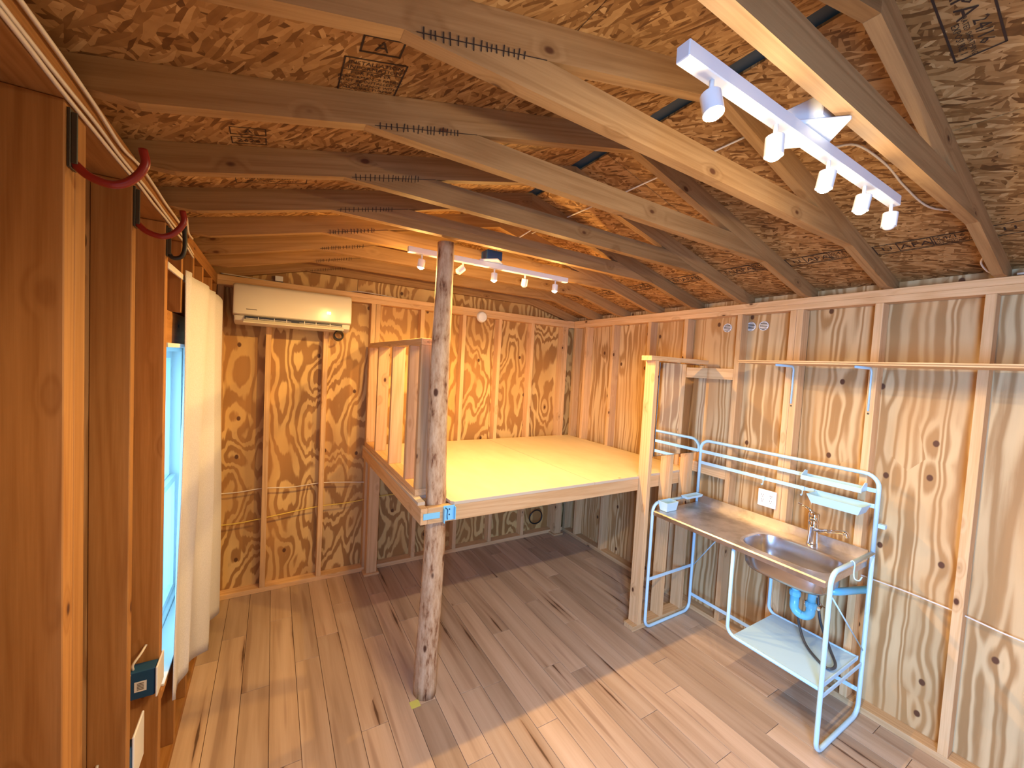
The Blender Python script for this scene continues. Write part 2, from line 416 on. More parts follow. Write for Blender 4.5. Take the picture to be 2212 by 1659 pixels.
def text_mesh(body, size, align='CENTER'):
    cu = bpy.data.curves.new('t', 'FONT'); cu.body = body; cu.size = size; cu.align_x = align; cu.resolution_u = 1
    cu.space_line = 0.85
    ob = bpy.data.objects.new('t', cu); COL.objects.link(ob)
    dg = bpy.context.evaluated_depsgraph_get(); me = bpy.data.meshes.new_from_object(ob.evaluated_get(dg))
    bpy.data.objects.remove(ob, do_unlink=True)
    return me

# ------------------------------------------------------------------ room dimensions
XL, XR, YB, YF = -0.365, 3.0, 3.66, -1.5
D = 0.089; T = 0.038; ZP0, ZP1 = 2.399, 2.475
SL = 0.25; XM = (XL+XR)/2; A_SL = math.atan(SL)
def zbot(x): return 2.455+SL*((x-XL) if x < XM else (XR-x))
def ztop(x): return zbot(x)+0.092
XLo, XRo, YBo = XL-D, XR+D, YB+D

# floor: subfloor and planks
floor = tag(box('floor', XLo-0.02, XRo+0.02, YF, YBo+0.02, -0.05, -0.006, M['siding'], None, grain=False), 'pale brown knotty wood-look plank floor of the cabin', kind='structure')
PW = 0.1365; x = XL-0.02; row = 0
pm = {}
while x < XR+0.01:
    y = YF - random.random()*1.1
    while y < YB:
        y1 = min(y+1.20, YB+0.02); ys = max(y, YF)
        if y1-ys > 0.03:
            x1 = min(x+PW, XR+0.03); L = y1-ys-0.0024; w = x1-x-0.0024; key = (round(L, 3), round(w, 3))
            if key not in pm: pm[key] = box_mesh(L, w, 0.006, 0.0009); pm[key].materials.append(M['floor'])
            link('plank', pm[key], None, floor, ((x+x1)/2, (ys+y1)/2, -0.003), (0, 0, PI/2))
        y += 1.20
    x += PW; row += 1

# ------------------------------------------------------------------ walls
wr = tag(box('wall_right', XRo+0.012, XRo+0.04, YF, YBo+0.04, -0.05, 2.60, M['siding'], None, grain=False), 'open stud wall with knotty plywood on the right, behind the sink', kind='structure')
wb = tag(box('wall_back', XLo-0.04, XRo+0.04, YBo+0.012, YBo+0.04, -0.05, 3.05, M['siding'], None, grain=False), 'open stud wall with boldly grained plywood at the far end', kind='structure')
wl = tag(box('wall_left', XLo-0.04, XLo-0.012, -0.36, 2.10, -0.05, 2.60, M['siding'], None, grain=False), 'open stud wall with orange-brown timber on the left', kind='structure')
# rest of the left outer skin around the window opening
for a in ((YF, -1.34, -0.05, 2.6), (-1.34, -0.36, 2.05, 2.6), (2.10, 2.96, -0.05, 0.47), (2.10, 2.96, 1.93, 2.60), (2.96, YBo+0.04, -0.05, 2.60)):
    box('siding', XLo-0.04, XLo-0.012, a[0], a[1], a[2], a[3], M['siding'], wl, grain=False)
wf = tag(box('wall_front', XLo, XRo, YF-0.04, YF, -0.05, 2.6, M['stud'], None, grain=False), 'plain timber wall behind the viewpoint', kind='structure')
box('siding', XLo, XRo, YF-0.04, YF, 2.6, 3.05, M['stud'], wf, grain=False)

def plates(w, x0, x1, y0, y1, mat, ztops=((ZP0, ZP0+0.0375), (ZP0+0.038, ZP1))):
    for z0, z1 in ztops: box('top_plate', x0, x1, y0, y1, z0, z1, mat, w, 0.0015)
    box('bottom_plate', x0, x1, (y0 if w is not wl else -0.36), y1, 0.0005, T, mat, w, 0.0015)
# right wall
plates(wr, XR, XRo, YF, YB, M['stud'])
RY = [3.44, 3.03, 2.565, 2.18, 1.725, 1.365, 1.325, 0.92, 0.50, 0.09, -0.32, -0.72, -1.1]
for y in RY: box('stud', XR, XRo, y-T/2, y+T/2, T+0.0005, ZP0-0.0005, M['stud'], wr, 0.0015)
box('stud', XR, XRo, YB-0.045, YB-0.005, T+0.0005, ZP0-0.0005, M['stud'], wr, 0.0015)
yy = YB+0.085
while yy > YF:
    y0 = max(yy-1.22, YF); wbox('plywood_panel', XRo+0.0005, XRo+0.011, y0+0.0015, yy-0.0015, 0.0, 2.56, M['ply_r'], wr); yy -= 1.22
for y0, y1, z0 in ((1.7455, 2.1595, 1.905), (1.7455, 2.1595, 1.135), (2.2005, 2.5445, 1.905)):
    box('blocking', XR+0.003, XR+T+0.003, y0, y1, z0, z0+0.085, M['stud'], wr, 0.0015)
# back wall
plates(wb, XL-D, XR, YB, YBo, M['stud'])
for x in (XL+0.02, -0.035, 0.373, 0.745, 0.785, 1.19, 1.613, 2.02, 2.43, 2.86, 2.9):
    box('stud', x-T/2, x+T/2, YB, YBo, T+0.0005, ZP0-0.0005, M['stud'], wb, 0.0015)
xx = XL-D
while xx < XRo:
    x1 = min(xx+1.22, XRo-0.001); wbox('plywood_panel', xx+0.0015, x1-0.0015, YBo+0.0005, YBo+0.011, 0.0, ZP1-0.002, M['ply_b'], wb)
    xx += 1.22
xx = XL-D
for x1 in (0.62, 1.84, XRo):     # gable sheets above the plates, trimmed to the roof slope
    xs = [xx+0.0015, x1-0.0015]
    if xs[0] < XM < xs[1]: xs.insert(1, XM)
    low = [(q, ZP1+0.001) for q in xs]; top = [(q, max(ZP1+0.002, min(ztop(q), 3.0)-0.002)) for q in xs]
    pts = low+top[::-1]; n = len(pts)
    v = [(p[0], YBo+0.0005, p[1]) for p in pts]+[(p[0], YBo+0.011, p[1]) for p in pts]
    me = mesh_from(v, [tuple(range(n)), tuple(range(n, 2*n))[::-1]]+[(i, n+i, n+(i+1) % n, (i+1) % n) for i in range(n)])
    o = bpy.data.objects.new('plywood_panel', me); me.materials.append(M['ply_b']); COL.objects.link(o); o.parent = wb; o.location = -base(wb)
    xx = x1
# left wall
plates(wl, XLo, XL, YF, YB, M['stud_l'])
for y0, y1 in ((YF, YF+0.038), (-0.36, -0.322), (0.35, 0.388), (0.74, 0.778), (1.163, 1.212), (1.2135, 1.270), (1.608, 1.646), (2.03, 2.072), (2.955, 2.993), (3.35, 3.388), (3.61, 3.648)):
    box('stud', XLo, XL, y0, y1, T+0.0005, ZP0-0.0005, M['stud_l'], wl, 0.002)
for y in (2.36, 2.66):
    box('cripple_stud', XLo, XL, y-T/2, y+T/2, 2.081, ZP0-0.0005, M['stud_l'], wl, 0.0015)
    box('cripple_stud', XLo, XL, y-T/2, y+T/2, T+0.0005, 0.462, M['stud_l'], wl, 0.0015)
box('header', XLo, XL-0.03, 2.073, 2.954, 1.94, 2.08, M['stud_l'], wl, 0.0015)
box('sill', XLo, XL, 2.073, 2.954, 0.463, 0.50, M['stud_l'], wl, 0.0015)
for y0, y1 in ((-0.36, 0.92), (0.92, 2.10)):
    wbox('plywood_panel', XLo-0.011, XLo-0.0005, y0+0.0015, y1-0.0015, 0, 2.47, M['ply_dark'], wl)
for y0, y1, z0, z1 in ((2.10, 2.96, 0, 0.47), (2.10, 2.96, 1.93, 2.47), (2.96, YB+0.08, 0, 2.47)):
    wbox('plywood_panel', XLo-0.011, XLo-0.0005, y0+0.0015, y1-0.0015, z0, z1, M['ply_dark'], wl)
# window in the left wall
win = tag(empty('window_1', (XLo-0.02, 2.51, 0.5)), 'white framed window in the left wall, mostly hidden by the curtain', kind='structure')
def ring(name, x0, x1, y0, y1, z0, z1, w, mat, parent):
    bm = bmesh.new()
    for a in ((y0, y1, z0, z0+w), (y0, y1, z1-w, z1), (y0, y0+w, z0+w, z1-w), (y1-w, y1, z0+w, z1-w)):
        vs = [bm.verts.new((x, y, z)) for x in (x0, x1) for y in a[:2] for z in a[2:]]
        for f in ((0, 1, 3, 2), (4, 6, 7, 5), (0, 4, 5, 1), (2, 3, 7, 6), (0, 2, 6, 4), (1, 5, 7, 3)): bm.faces.new([vs[i] for i in f])
    me = bm_mesh(bm); o = bpy.data.objects.new(name, me); me.materials.append(mat); COL.objects.link(o); o.parent = parent
    if parent: o.location = -base(parent)
    return o
ring('window_frame', XLo-0.06, XLo+0.006, 2.105, 2.95, 0.50, 1.93, 0.03, M['vinyl'], win)
ring('sash', XLo-0.035, XLo-0.01, 2.136, 2.92, 0.532, 1.20, 0.035, M['vinyl'], win)
ring('sash', XLo-0.058, XLo-0.036, 2.136, 2.92, 1.17, 1.898, 0.035, M['vinyl'], win)
wbox('pane', XLo-0.024, XLo-0.020, 2.172, 2.884, 0.568, 1.164, M['glass'], win)
wbox('pane', XLo-0.049, XLo-0.045, 2.172, 2.884, 1.206, 1.862, M['glass'], win)
tag(box('trim_1', XLo+0.008, XL, 2.936, 2.954, 0.501, 1.939, M['trim_w'], None, 0.001), 'white painted board lining the far side of the window opening', kind='structure')
tag(box('trim_2', XLo+0.008, XL, 2.10, 2.935, 1.921, 1.939, M['trim_w'], None, 0.001), 'white painted board lining the top of the window opening', kind='structure')
tag(box('trim_3', XLo+0.008, XL+0.004, 2.10, 2.935, 0.501, 0.511, M['trim_w'], None, 0.001), 'white painted sill board of the window opening', kind='structure')

# ------------------------------------------------------------------ ceiling
def slope_sheet(name, xa, xb, y0, y1, mat, parent, lift=0.0, th=0.012):
    za, zb = ztop(xa)+lift, ztop(xb)+lift
    cx, cz = (xa+xb)/2, (za+zb)/2+th/2; L = math.hypot(xb-xa, zb-za); ang = math.atan2(zb-za, xb-xa)
    return link(name, box_mesh(L-0.003, y1-y0-0.003, th, 0.0), mat, parent, (cx, (y0+y1)/2, cz), (0, -ang, 0))
ceil = tag(empty('ceiling', (XM, 1.0, 2.95)), 'low pitched ceiling of bare flakeboard above the trusses', kind='structure')
SH = {}
for side in (0, 1):
    for xa, xb in ((XLo-0.12, 0.66), (0.66, XM-0.035)):
        if side: xa, xb = 2*XM-xb, 2*XM-xa
        ye = YBo+0.05; k = 0
        edges = [ye, 2.70, 0.26, YF-0.1] if xb-xa > 1 else [ye, 1.48, -0.96, YF-0.1]
        for y1, y0 in zip(edges, edges[1:]):
            SH[(side, xa > 0.5 and xb < 2, k)] = slope_sheet('osb_sheet', xa, xb, y0, y1, M['osb'], ceil); k += 1
tag(box('ridge_cover', XM-0.12, XM+0.12, YF-0.1, YBo+0.05, ztop(XM)+0.014, ztop(XM)+0.03, M['dark'], ceil, grain=False))

# ------------------------------------------------------------------ trusses
yk = [3.71]+[3.31-.405*k for k in range(8)]; yk[7] = 0.885
place = ['roof truss against the gable wall, farthest from the viewer', 'second roof truss from the gable wall', 'third roof truss from the gable wall',
         'fourth roof truss from the gable wall, just behind the far track light', 'fifth roof truss from the gable wall, meeting the top of the log post', 'roof truss just in front of the log post, sixth from the gable wall', 'third nearest roof truss, the second one in front of the log post',
         'second nearest roof truss, just beyond the near track light', 'nearest roof truss, crossing above the near track light at upper right']
for k, y in enumerate(yk):
    if place[k] is None: continue
    t = empty('roof_truss', (XM, y, 2.455), place[k], 'truss', 'roof trusses under the flakeboard ceiling')
    y0, y1 = y-T/2, y+T/2
    zs = ZP1+0.001; ds = (zs-2.455)/SL; xo = XLo-0.0
    for sgn in (1, -1):
        X = (lambda d: XL+d) if sgn == 1 else (lambda d: XR-d)
        pts = [(X(-0.085), zs), (X(ds), zs), (X(XM-XL-0.0005), zbot(XM)), (X(XM-XL-0.0005), ztop(XM)-0.0008), (X(-0.085), 2.455-SL*0.085+0.0912)]
        prism('rafter', pts, y0, y1, M['truss'], t, sgn*A_SL)
    zt, d0, d1 = 2.60, 0.581, 0.939
    prism('collar_tie', [(XL+d0, zt), (XR-d0, zt), (XR-d1, zt+D), (XL+d1, zt+D)], y0, y1, M['truss'], t, 0.0)
    # connector-plate teeth along the left joint
    bm = bmesh.new(); q = 0.04
    while q < 0.29:
        x = XL+d0+q; z = zt+0.25*q; h = random.uniform(0.008, 0.014)
        m = Matrix.Translation((x, y0-0.0012, z)) @ Matrix.Rotation(random.uniform(-.12, .12), 4, 'Y') @ Matrix.Diagonal((0.0022, 0.002, h*2, 1))
        bmesh.ops.create_cube(bm, size=1.0, matrix=m); q += random.uniform(0.010, 0.021)
    m = Matrix.Translation((XL+d0+0.19, y0-0.0007, zt+0.0475)) @ Matrix.Rotation(-A_SL, 4, 'Y') @ Matrix.Diagonal((0.34, 0.001, 0.0018, 1))
    bmesh.ops.create_cube(bm, size=1.0, matrix=m)
    me = bm_mesh(bm); o = bpy.data.objects.new('plate_teeth', me); me.materials.append(M['ink']); COL.objects.link(o); o.parent = t; o.location = -base(t); o['kind'] = 'stuff'

# printed stamps on the flakeboard (flat print)
def stamp(parent, lines, boxes, cx, cy, side, rot, mat):
    """print in the sheet's plane; cx,cy world; side 0 left slope, 1 right slope"""
    bm = bmesh.new()
    for body, size, px, py in lines:
        me = text_mesh(body, size); me.transform(Matrix.Translation((px, py, 0))); bm.from_mesh(me); bpy.data.meshes.remove(me)
    for x0, x1, y0, y1, w in boxes:
        for a in ((x0, x1, y0, y0+w), (x0, x1, y1-w, y1), (x0, x0+w, y0, y1), (x1-w, x1, y0, y1)):
            bm.faces.new([bm.verts.new((a[0], a[2], 0)), bm.verts.new((a[1], a[2], 0)), bm.verts.new((a[1], a[3], 0)), bm.verts.new((a[0], a[3], 0))])
    ang = A_SL if side == 0 else -A_SL
    # seen from below: mirror by flipping about X
    m = Matrix.Translation((cx, cy, ztop(cx)-0.0015)) @ Matrix.Rotation(-ang, 4, 'Y') @ Matrix.Rotation(PI, 4, 'X') @ Matrix.Rotation(rot, 4, 'Z')
    me = bpy.data.meshes.new('stamp'); bm.to_mesh(me); bm.free(); me.transform(m)
    o = bpy.data.objects.new('printed_stamp', me); me.materials.append(mat); COL.objects.link(o); o.parent = parent
    pm_ = parent.matrix_basis; q = parent.parent
    o.matrix_parent_inverse = (Matrix.Translation(base(q)) @ pm_).inverted()
    return o
def sheet_for(side, x): return SH[(side, (0.66 < x < 2*XM-0.66), 0)] if False else [v for k_, v in SH.items() if k_[0] == side][0]
big = [('A', 0.052, 0, 0.088), ('INSTALLATION', 0.021, 0.002, 0.024), ('INFORMATION', 0.021, 0.002, 0.004), ('FOR PROPER', 0.019, -0.004, -0.018),
       ('PERFORMANCE PANELS', 0.0165, 0, -0.036), ('MUST BE INSTALLED IN', 0.0165, 0, -0.053), ('ACCORDANCE WITH', 0.0165, 0, -0.070), ('MANUFACTURER\'S', 0.0165, 0, -0.087), ('INSTRUCTIONS 24/16', 0.0165, 0, -0.104)]
def s_parent(side, wide, y):
    best = None
    for (sd, up_, k), o in SH.items():
        if sd == side and up_ != wide:
            L = o.data.vertices; c = base(o)
            ys = [v.co.y+c.y for v in L]
            if min(ys) <= y <= max(ys): best = o
    return best or SH[(side, not wide, 0)]
stamp(s_parent(0, True, 1.2), big, [(-0.052, 0.052, 0.075, 0.138, 0.005), (-0.082, 0.082, -0.115, 0.05, 0.004), (-0.082, 0.082, -0.115, -0.0, 0.002)], 0.215, 1.172, 0, 0.0, M['ink'])
stamp(s_parent(0, True, 1.6), [('A', 0.036, 0, 0.025), ('2626', 0.034, 0, -0.038)], [(-0.05, 0.05, 0.012, 0.06, 0.003), (-0.05, 0.05, -0.052, -0.004, 0.003)], -0.085, 1.60, 0, 0, M['ink'])
stamp(s_parent(0, True, 2.0), [('RATED SHEATHING', 0.022, 0, 0.012), ('EXPOSURE 1  24/16', 0.022, 0, -0.016)], [(-0.13, 0.13, -0.03, 0.04, 0.003)], -0.02, 1.98, 0, 0, M['ink'])
strip = [('U', 0.06, -0.125, -0.022), ('APA', 0.062, -0.02, -0.022), ('24/16', 0.042, 0.10, 0.004), ('RATED SHEATHING', 0.016, 0.10, -0.014), ('EXPOSURE 1', 0.021, 0.10, -0.034)]
for yc, xc in ((0.69, 2.69), (1.09, 2.66), (1.50, 2.64), (1.90, 2.63), (2.31, 2.63), (2.70, 2.62), (3.10, 2.62), (0.29, 2.69)):
    stamp(s_parent(1, True, yc), strip, [(-0.175, 0.175, -0.05, 0.05, 0.005), (-0.085, 0.04, -0.04, 0.043, 0.004), (0.045, 0.17, -0.04, 0.043, 0.003)], xc, yc, 1, PI/2, M['ink'])
stamp(s_parent(1, False, 0.6), strip, [(-0.175, 0.175, -0.05, 0.05, 0.005)], 1.52, 0.35, 1, 0.0, M['ink'])

# ------------------------------------------------------------------ loft platform
XP = 0.695; YP = 2.03; ZL = 1.148
loft = empty('loft_platform', (1.9, 2.8, 0), 'cream topped loft sleeping platform framed in pine, filling the far right corner', 'platform')
def lb(name, *a, mat=None, **k): return box(name, *a, mat or M['stud'], loft, k.get('bev', 0.0015))
lb('rim_joist', XP, XP+T, YP, YB-0.001, 1.041, 1.130)
lb('rim_joist', XP+T+0.001, 2.368, YP, YP+T, 1.041, 1.130)
lb('rim_joist', 2.369, XR-0.001, 2.045, 2.083, 1.041, 1.130)
lb('rim_joist', XP+T+0.001, XR-0.001, YB-T-0.001, YB-0.001, 1.041, 1.130)
x = 1.13
while x < 2.9:
    lb('joist', x, x+T, 2.085, YB-T-0.002, 1.041, 1.129); x += 0.4
lb('post', 0.745, 0.834, YB-0.091, YB-0.002, 0.020, 1.040)
lb('post_base', 0.725, 0.854, YB-0.108, YB-0.001, 0.0005, 0.019)
lb('post', 2.82, 2.909, YB-0.091, YB-0.002, 0.020, 1.040)
lb('post_base', 2.80, 2.93, YB-0.108, YB-0.001, 0.0005, 0.019)
# deck sheets (outline notched round the log post and the partition)
def deck(pts):
    n = len(pts); v = [(x, y, 1.1305) for x, y in pts]+[(x, y, ZL) for x, y in pts]
    me = mesh_from(v, [tuple(range(n))[::-1], tuple(range(n, 2*n))]+[(i, (i+1) % n, n+(i+1) % n, n+i) for i in range(n)])
    me.materials.append(M['sheet']); me.materials.append(M['sheet_edge'])
    for p in me.polygons[2:]: p.material_index = 1
    o = bpy.data.objects.new('deck_sheet', me); COL.objects.link(o); o.parent = loft; o.location = -base(loft); return o
deck([(XP, 2.085), (0.735, 2.085), (0.735, 2.19), (0.862, 2.19), (0.87, 2.05), (0.885, YP-0.002), (1.928, YP-0.002), (1.928, YB-0.001), (XP, YB-0.001)])
deck([(1.932, YP-0.002), (2.368, YP-0.002), (2.368, 2.045), (XR-0.001, 2.045), (XR-0.001, YB-0.001), (1.932, YB-0.001)])

guard = empty('stud_guard', (0.76, 2.9, ZL), 'row of upright pine boards under a cap rail along the left edge of the loft', 'railing')
box('bottom_plate', 0.712, 0.801, 2.195, YB-0.001, ZL+0.0005, ZL+T, M['stud'], guard, 0.0015)
for y in (3.63, 3.27, 2.83, 2.43, 2.215):
    box('stud', 0.713, 0.800, y-T/2, y+T/2, ZL+T+0.0005, 2.012, M['stud'], guard, 0.0015)
box('cap_rail', 0.712, 0.801, 2.195, YB-0.001, 2.0125, 2.050, M['stud'], guard, 0.0015)
me = text_mesh('420', 0.018); o = link('printed_stamp', me, M['ink'], guard, (0.757, 2.1945, 2.024), (PI/2, 0, 0))

# log post
def log(name, label):
    bm = bmesh.new(); n = 20; R = []
    Z = [i*2.575/46 for i in range(47)]
    for i, z in enumerate(Z):
        t = z/2.575; r = 0.066*(1-t)+0.046*t
        cx = 0.012*math.sin(z*2.3)*math.sin(t*PI); cy = 0.008*math.cos(z*1.7)-0.008
        ring_ = []
        for k in range(n):
            a = 2*PI*k/n
            rr = r*(1+0.035*math.sin(3*a+z*2.1)+0.03*math.sin(5*a-z*4.7+1)+0.018*math.sin(9*a+z*11))
            ring_.append(bm.verts.new((cx+rr*math.cos(a), cy+rr*math.sin(a), z+0.0005)))
        R.append(ring_)
    for A, B in zip(R, R[1:]):
        for k in range(n): bm.faces.new((A[k], A[(k+1) % n], B[(k+1) % n], B[k]))
    bm.faces.new(R[0][::-1]); bm.faces.new(R[-1])
    return tag(link(name, bm_mesh(bm, True), M['log'], None, (0.803, 2.13, 0)), label, 'post')
log('log_post', 'peeled crooked tree trunk post at the front left corner of the loft')
tag(box('masking_tape', 0.70, 0.752, 2.05, 2.10, 0.0003, 0.0012, M['tape'], None, grain=False), 'yellow-green tape patch on the floor at the foot of the log post', 'tape')
# blue plate and bracket on the rim
tag(box('label_plate', 0.709, 0.803, YP-0.0035, YP-0.0003, 1.068, 1.102, M['pale_blue'], None, 0.001, grain=False), 'flat pale blue rectangular plate on the loft corner below the log', 'plate')
h = empty('wall_holder', (0.855, YP, 1.09), 'pale blue plastic clip holder screwed to the loft rim beside the blue plate', 'holder')
box('back_plate', 0.822, 0.888, YP-0.0035, YP-0.0003, 1.048, 1.132, M['pale_blue'], h, 0.001, grain=False)
box('side_lip', 0.8215, 0.8265, YP-0.022, YP-0.0036, 1.040, 1.120, M['pale_blue'], h, 0.001, grain=False)
box('side_lip', 0.884, 0.889, YP-0.022, YP-0.0036, 1.052, 1.125, M['pale_blue'], h, 0.001, grain=False)
tube('clip', smooth_path([(0.832, YP-0.006, 1.122), (0.845, YP-0.008, 1.108), (0.843, YP-0.008, 1.08), (0.846, YP-0.008, 1.055)]), 0.0022, M['blue_box'], h, 6)
for z in (1.110, 1.08): lathe('screw', [(0.0, 0.003), (0.004, 0.002), (0.005, 0)], M['blue_box'], h, (0.857, YP-0.0036, z), (0, -1, 0), 8)

# ------------------------------------------------------------------ stud partition with mirror
part = empty('stud_partition', (2.7, 1.99, 0), 'short open stud wall standing between the loft and the sink', 'partition')
PY0, PY1 = 1.953, 2.042
box('bottom_plate', 2.33, XR-0.001, PY0, PY1, 0.0005, T, M['stud'], part, 0.0015)
for x in (2.375, 2.62, 2.86): box('stud', x, x+T, PY0, PY1, T+0.0005, 2.015, M['stud'], part, 0.0015)
box('top_plate', 2.325, XR-0.001, PY0-0.004, PY1, 2.0155, 2.05, M['stud'], part, 0.0015)
mi = empty('wall_mirror', (2.7, PY0, 1.31), 'frameless rectangular mirror on the stud partition left of the sink rails', 'mirror')
box('glass', 2.420, 2.985, PY0-0.007, PY0-0.0045, 1.315, 2.005, M['mirror'], mi, grain=False)
box('backing', 2.417, 2.988, PY0-0.0044, PY0-0.0005, 1.312, 2.008, M['black'], mi, grain=False)

# ------------------------------------------------------------------ mini kitchen
K = empty('mini_kitchen', (2.7, 1.385, 0), 'small sink bench with a daylight-tinted white tube frame, steel worktop and low shelf', 'sink')
KX0, KX1, KY0, KY1 = 2.438, 2.966, 0.835, 1.938; TR = 0.0115
ZT = 0.965
for y, nm in ((KY1, 'left'), (KY0, 'right')):
    tube('side_frame', [(KX1, y, ZT), (KX0, y, ZT), (KX0, y, TR+0.001), (KX1, y, TR+0.001), (KX1, y, ZT-0.015)], TR, M['white'], K, 10, 0.065)
tube('back_frame', [(KX1, KY1, ZT-0.016), (KX1, KY1, 1.412), (KX1, KY0, 1.412), (KX1, KY0, ZT-0.016)], TR, M['white'], K, 10, 0.07)
for z in (1.322, 1.232): box('rail', KX1-0.004, KX1+0.004, KY0+0.01, KY1-0.01, z-0.012, z+0.012, M['white'], K, 0.001, grain=False)
box('brace_bar', KX0+0.01, KX1-0.01, KY1-0.003, KY1+0.003, 0.372, 0.396, M['white'], K, 0.001, grain=False)
box('brace_bar', KX0+0.01, KX1-0.01, KY0-0.003, KY0+0.003, 0.300, 0.322, M['white'], K, 0.001, grain=False)
box('brace_bar', KX1-0.003, KX1+0.003, KY0+0.01, KY1-0.01, 0.135, 0.160, M['white'], K, 0.001, grain=False)
tube('diagonal_rod', [(KX1, KY1-0.012, 0.39), (KX1, 1.62, 0.87)], 0.004, M['white'], K, 6)
tube('diagonal_rod', [(KX0, KY0, 0.86), (KX1, KY0, 0.385)], 0.004, M['white'], K, 6)
# hanging shelf frame
ZS = 0.345
for x in (KX0+0.012, KX1-0.03):
    tube('shelf_frame', [(x, 1.335, 0.90), (x, 1.335, ZS), (x, KY0+0.012, ZS)], TR*0.9, M['white'], K, 10, 0.05)
box('shelf_board', KX0+0.024, KX1-0.042, KY0+0.014, 1.30, ZS-0.004, ZS+0.006, M['white'], K, 0.001, grain=False)
box('shelf_end', KX0+0.012, KX1-0.02, KY0+0.0125, KY0+0.018, ZS-0.014, ZS+0.010, M['white'], K, 0.001, grain=False)
# worktop with hole + basin
def superell(cx, cy, a, b, n=40, e=3.6, z=0.0):
    out = []
    for k in range(n):
        t = 2*PI*k/n; c, s_ = math.cos(t), math.sin(t)
        out.append(Vector((cx+a*abs(c)**(2/e)*(1 if c >= 0 else -1), cy+b*abs(s_)**(2/e)*(1 if s_ >= 0 else -1), z)))
    return out
ZW = 0.915; WX0, WX1, WY0, WY1 = 2.432, 2.955, KY0+0.018, KY1-0.018; BX, BY, BA, BB = 2.66, 1.115, 0.165, 0.235
bm = bmesh.new(); N = 40
def loopv(pts): return [bm.verts.new(p) for p in pts]
hole = superell(BX, BY, BA, BB, N); outer = []
for k in range(N):   # project to rectangle
    t = 2*PI*k/N; d = Vector((math.cos(t), math.sin(t)))
    cand = []
    if d.x > 1e-6: cand.append((WX1-BX)/d.x)
    if d.x < -1e-6: cand.append((WX0-BX)/d.x)
    if d.y > 1e-6: cand.append((1.42-BY)/d.y)
    if d.y < -1e-6: cand.append((WY0-BY)/d.y)
    q = min(cand); outer.append(Vector((BX+d.x*q, BY+d.y*q, ZW)))
# snap nearest samples to the corners
for c in ((WX0, WY0), (WX1, WY0), (WX0, 1.42), (WX1, 1.42)):
    i = min(range(N), key=lambda j: (outer[j].xy-Vector(c)).length); outer[i] = Vector((c[0], c[1], ZW))
lip = [Vector((p.x, p.y, ZW)) for p in superell(BX, BY, BA+0.016, BB+0.016, N)]
inn = [Vector((p.x, p.y, ZW-0.004)) for p in hole]
A = loopv(outer); B = loopv(lip); Cc = loopv(inn)
for P_, Q_ in ((A, B), (B, Cc)):
    for k in range(N): bm.faces.new((P_[k], P_[(k+1) % N], Q_[(k+1) % N], Q_[k]))
q = [bm.verts.new(p) for p in ((WX0, 1.42, ZW), (WX1, 1.42, ZW), (WX1, WY1, ZW), (WX0, WY1, ZW))]; bm.faces.new(q)
# apron round the edge and backsplash
def quad(*p): bm.faces.new([bm.verts.new(v) for v in p])
quad((WX0, WY0, ZW), (WX0, WY1, ZW), (WX0-0.006, WY1, ZW-0.008), (WX0-0.006, WY0, ZW-0.008))
quad((WX0-0.006, WY0, ZW-0.008), (WX0-0.006, WY1, ZW-0.008), (WX0-0.006, WY1, ZW-0.034), (WX0-0.006, WY0, ZW-0.034))
quad((WX0-0.006, WY0, ZW-0.034), (WX0-0.006, WY1, ZW-0.034), (WX1, WY1, ZW-0.034), (WX1, WY0, ZW-0.034)) if False else None
for y in (WY0, WY1): quad((WX0-0.006, y, ZW-0.034), (WX1, y, ZW-0.034), (WX1, y, ZW), (WX0, y, ZW))
for x in (WX1, WX1+0.01): quad((x, WY0, ZW), (x, WY1, ZW), (x, WY1, ZW+0.06), (x, WY0, ZW+0.06))
quad((WX1, WY0, ZW+0.06), (WX1, WY1, ZW+0.06), (WX1+0.01, WY1, ZW+0.06), (WX1+0.01, WY0, ZW+0.06))
bmesh.ops.remove_doubles(bm, verts=bm.verts, dist=0.0002)
me = bm_mesh(bm, False); wt = bpy.data.objects.new('worktop', me); me.materials.append(M['steel']); COL.objects.link(wt); wt.parent = K; wt.location = -base(K)
bm = bmesh.new(); prev = None
for i, (sc, dz) in enumerate(((1.0, -0.003), (0.985, -0.012), (0.955, -0.08), (0.93, -0.125), (0.86, -0.148), (0.70, -0.155), (0.12, -0.158))):
    P_ = superell(BX, BY, BA*sc, BB*sc if sc > 0.2 else BA*sc, N, 3.6 if sc > 0.2 else 2.0, ZW+dz); cur = loopv(P_)
    if prev:
        for k in range(N): bm.faces.new((prev[k], prev[(k+1) % N], cur[(k+1) % N], cur[k]))
    prev = cur
bm.faces.new(prev)
me = bm_mesh(bm, True); o = bpy.data.objects.new('basin', me); me.materials.append(M['basin']); COL.objects.link(o); o.parent = K; o.location = -base(K)
lathe('drain', [(0.0, 0.001), (0.028, 0.001), (0.036, 0.004), (0.038, 0.0)], M['chrome'], K, (BX, BY, ZW-0.1575))
fl = [(0.029, 0.0), (0.031, 0.004), (0.028, 0.02), (0.0245, 0.075), (0.0265, 0.115), (0.029, 0.15), (0.0265, 0.156), (0.0285, 0.160), (0.0285, 0.195), (0.025, 0.203), (0.0, 0.206)]
FX, FY = 2.882, 1.10
fc = lathe('faucet', fl, M['chrome'], K, (FX, FY, ZW))
tube('spout', fillet([(FX-0.012, FY-0.014, 1.018), (FX-0.050, FY-0.175, 1.070), (FX-0.053, FY-0.190, 1.045)], 0.010), 0.0120, M['chrome'], K, 12)
tube('lever', [(FX, FY, ZW+0.196), (FX-0.006, FY+0.03, ZW+0.222), (FX-0.014, FY+0.085, ZW+0.240)], [0.010, 0.007, 0.0055], M['chrome'], K, 8)
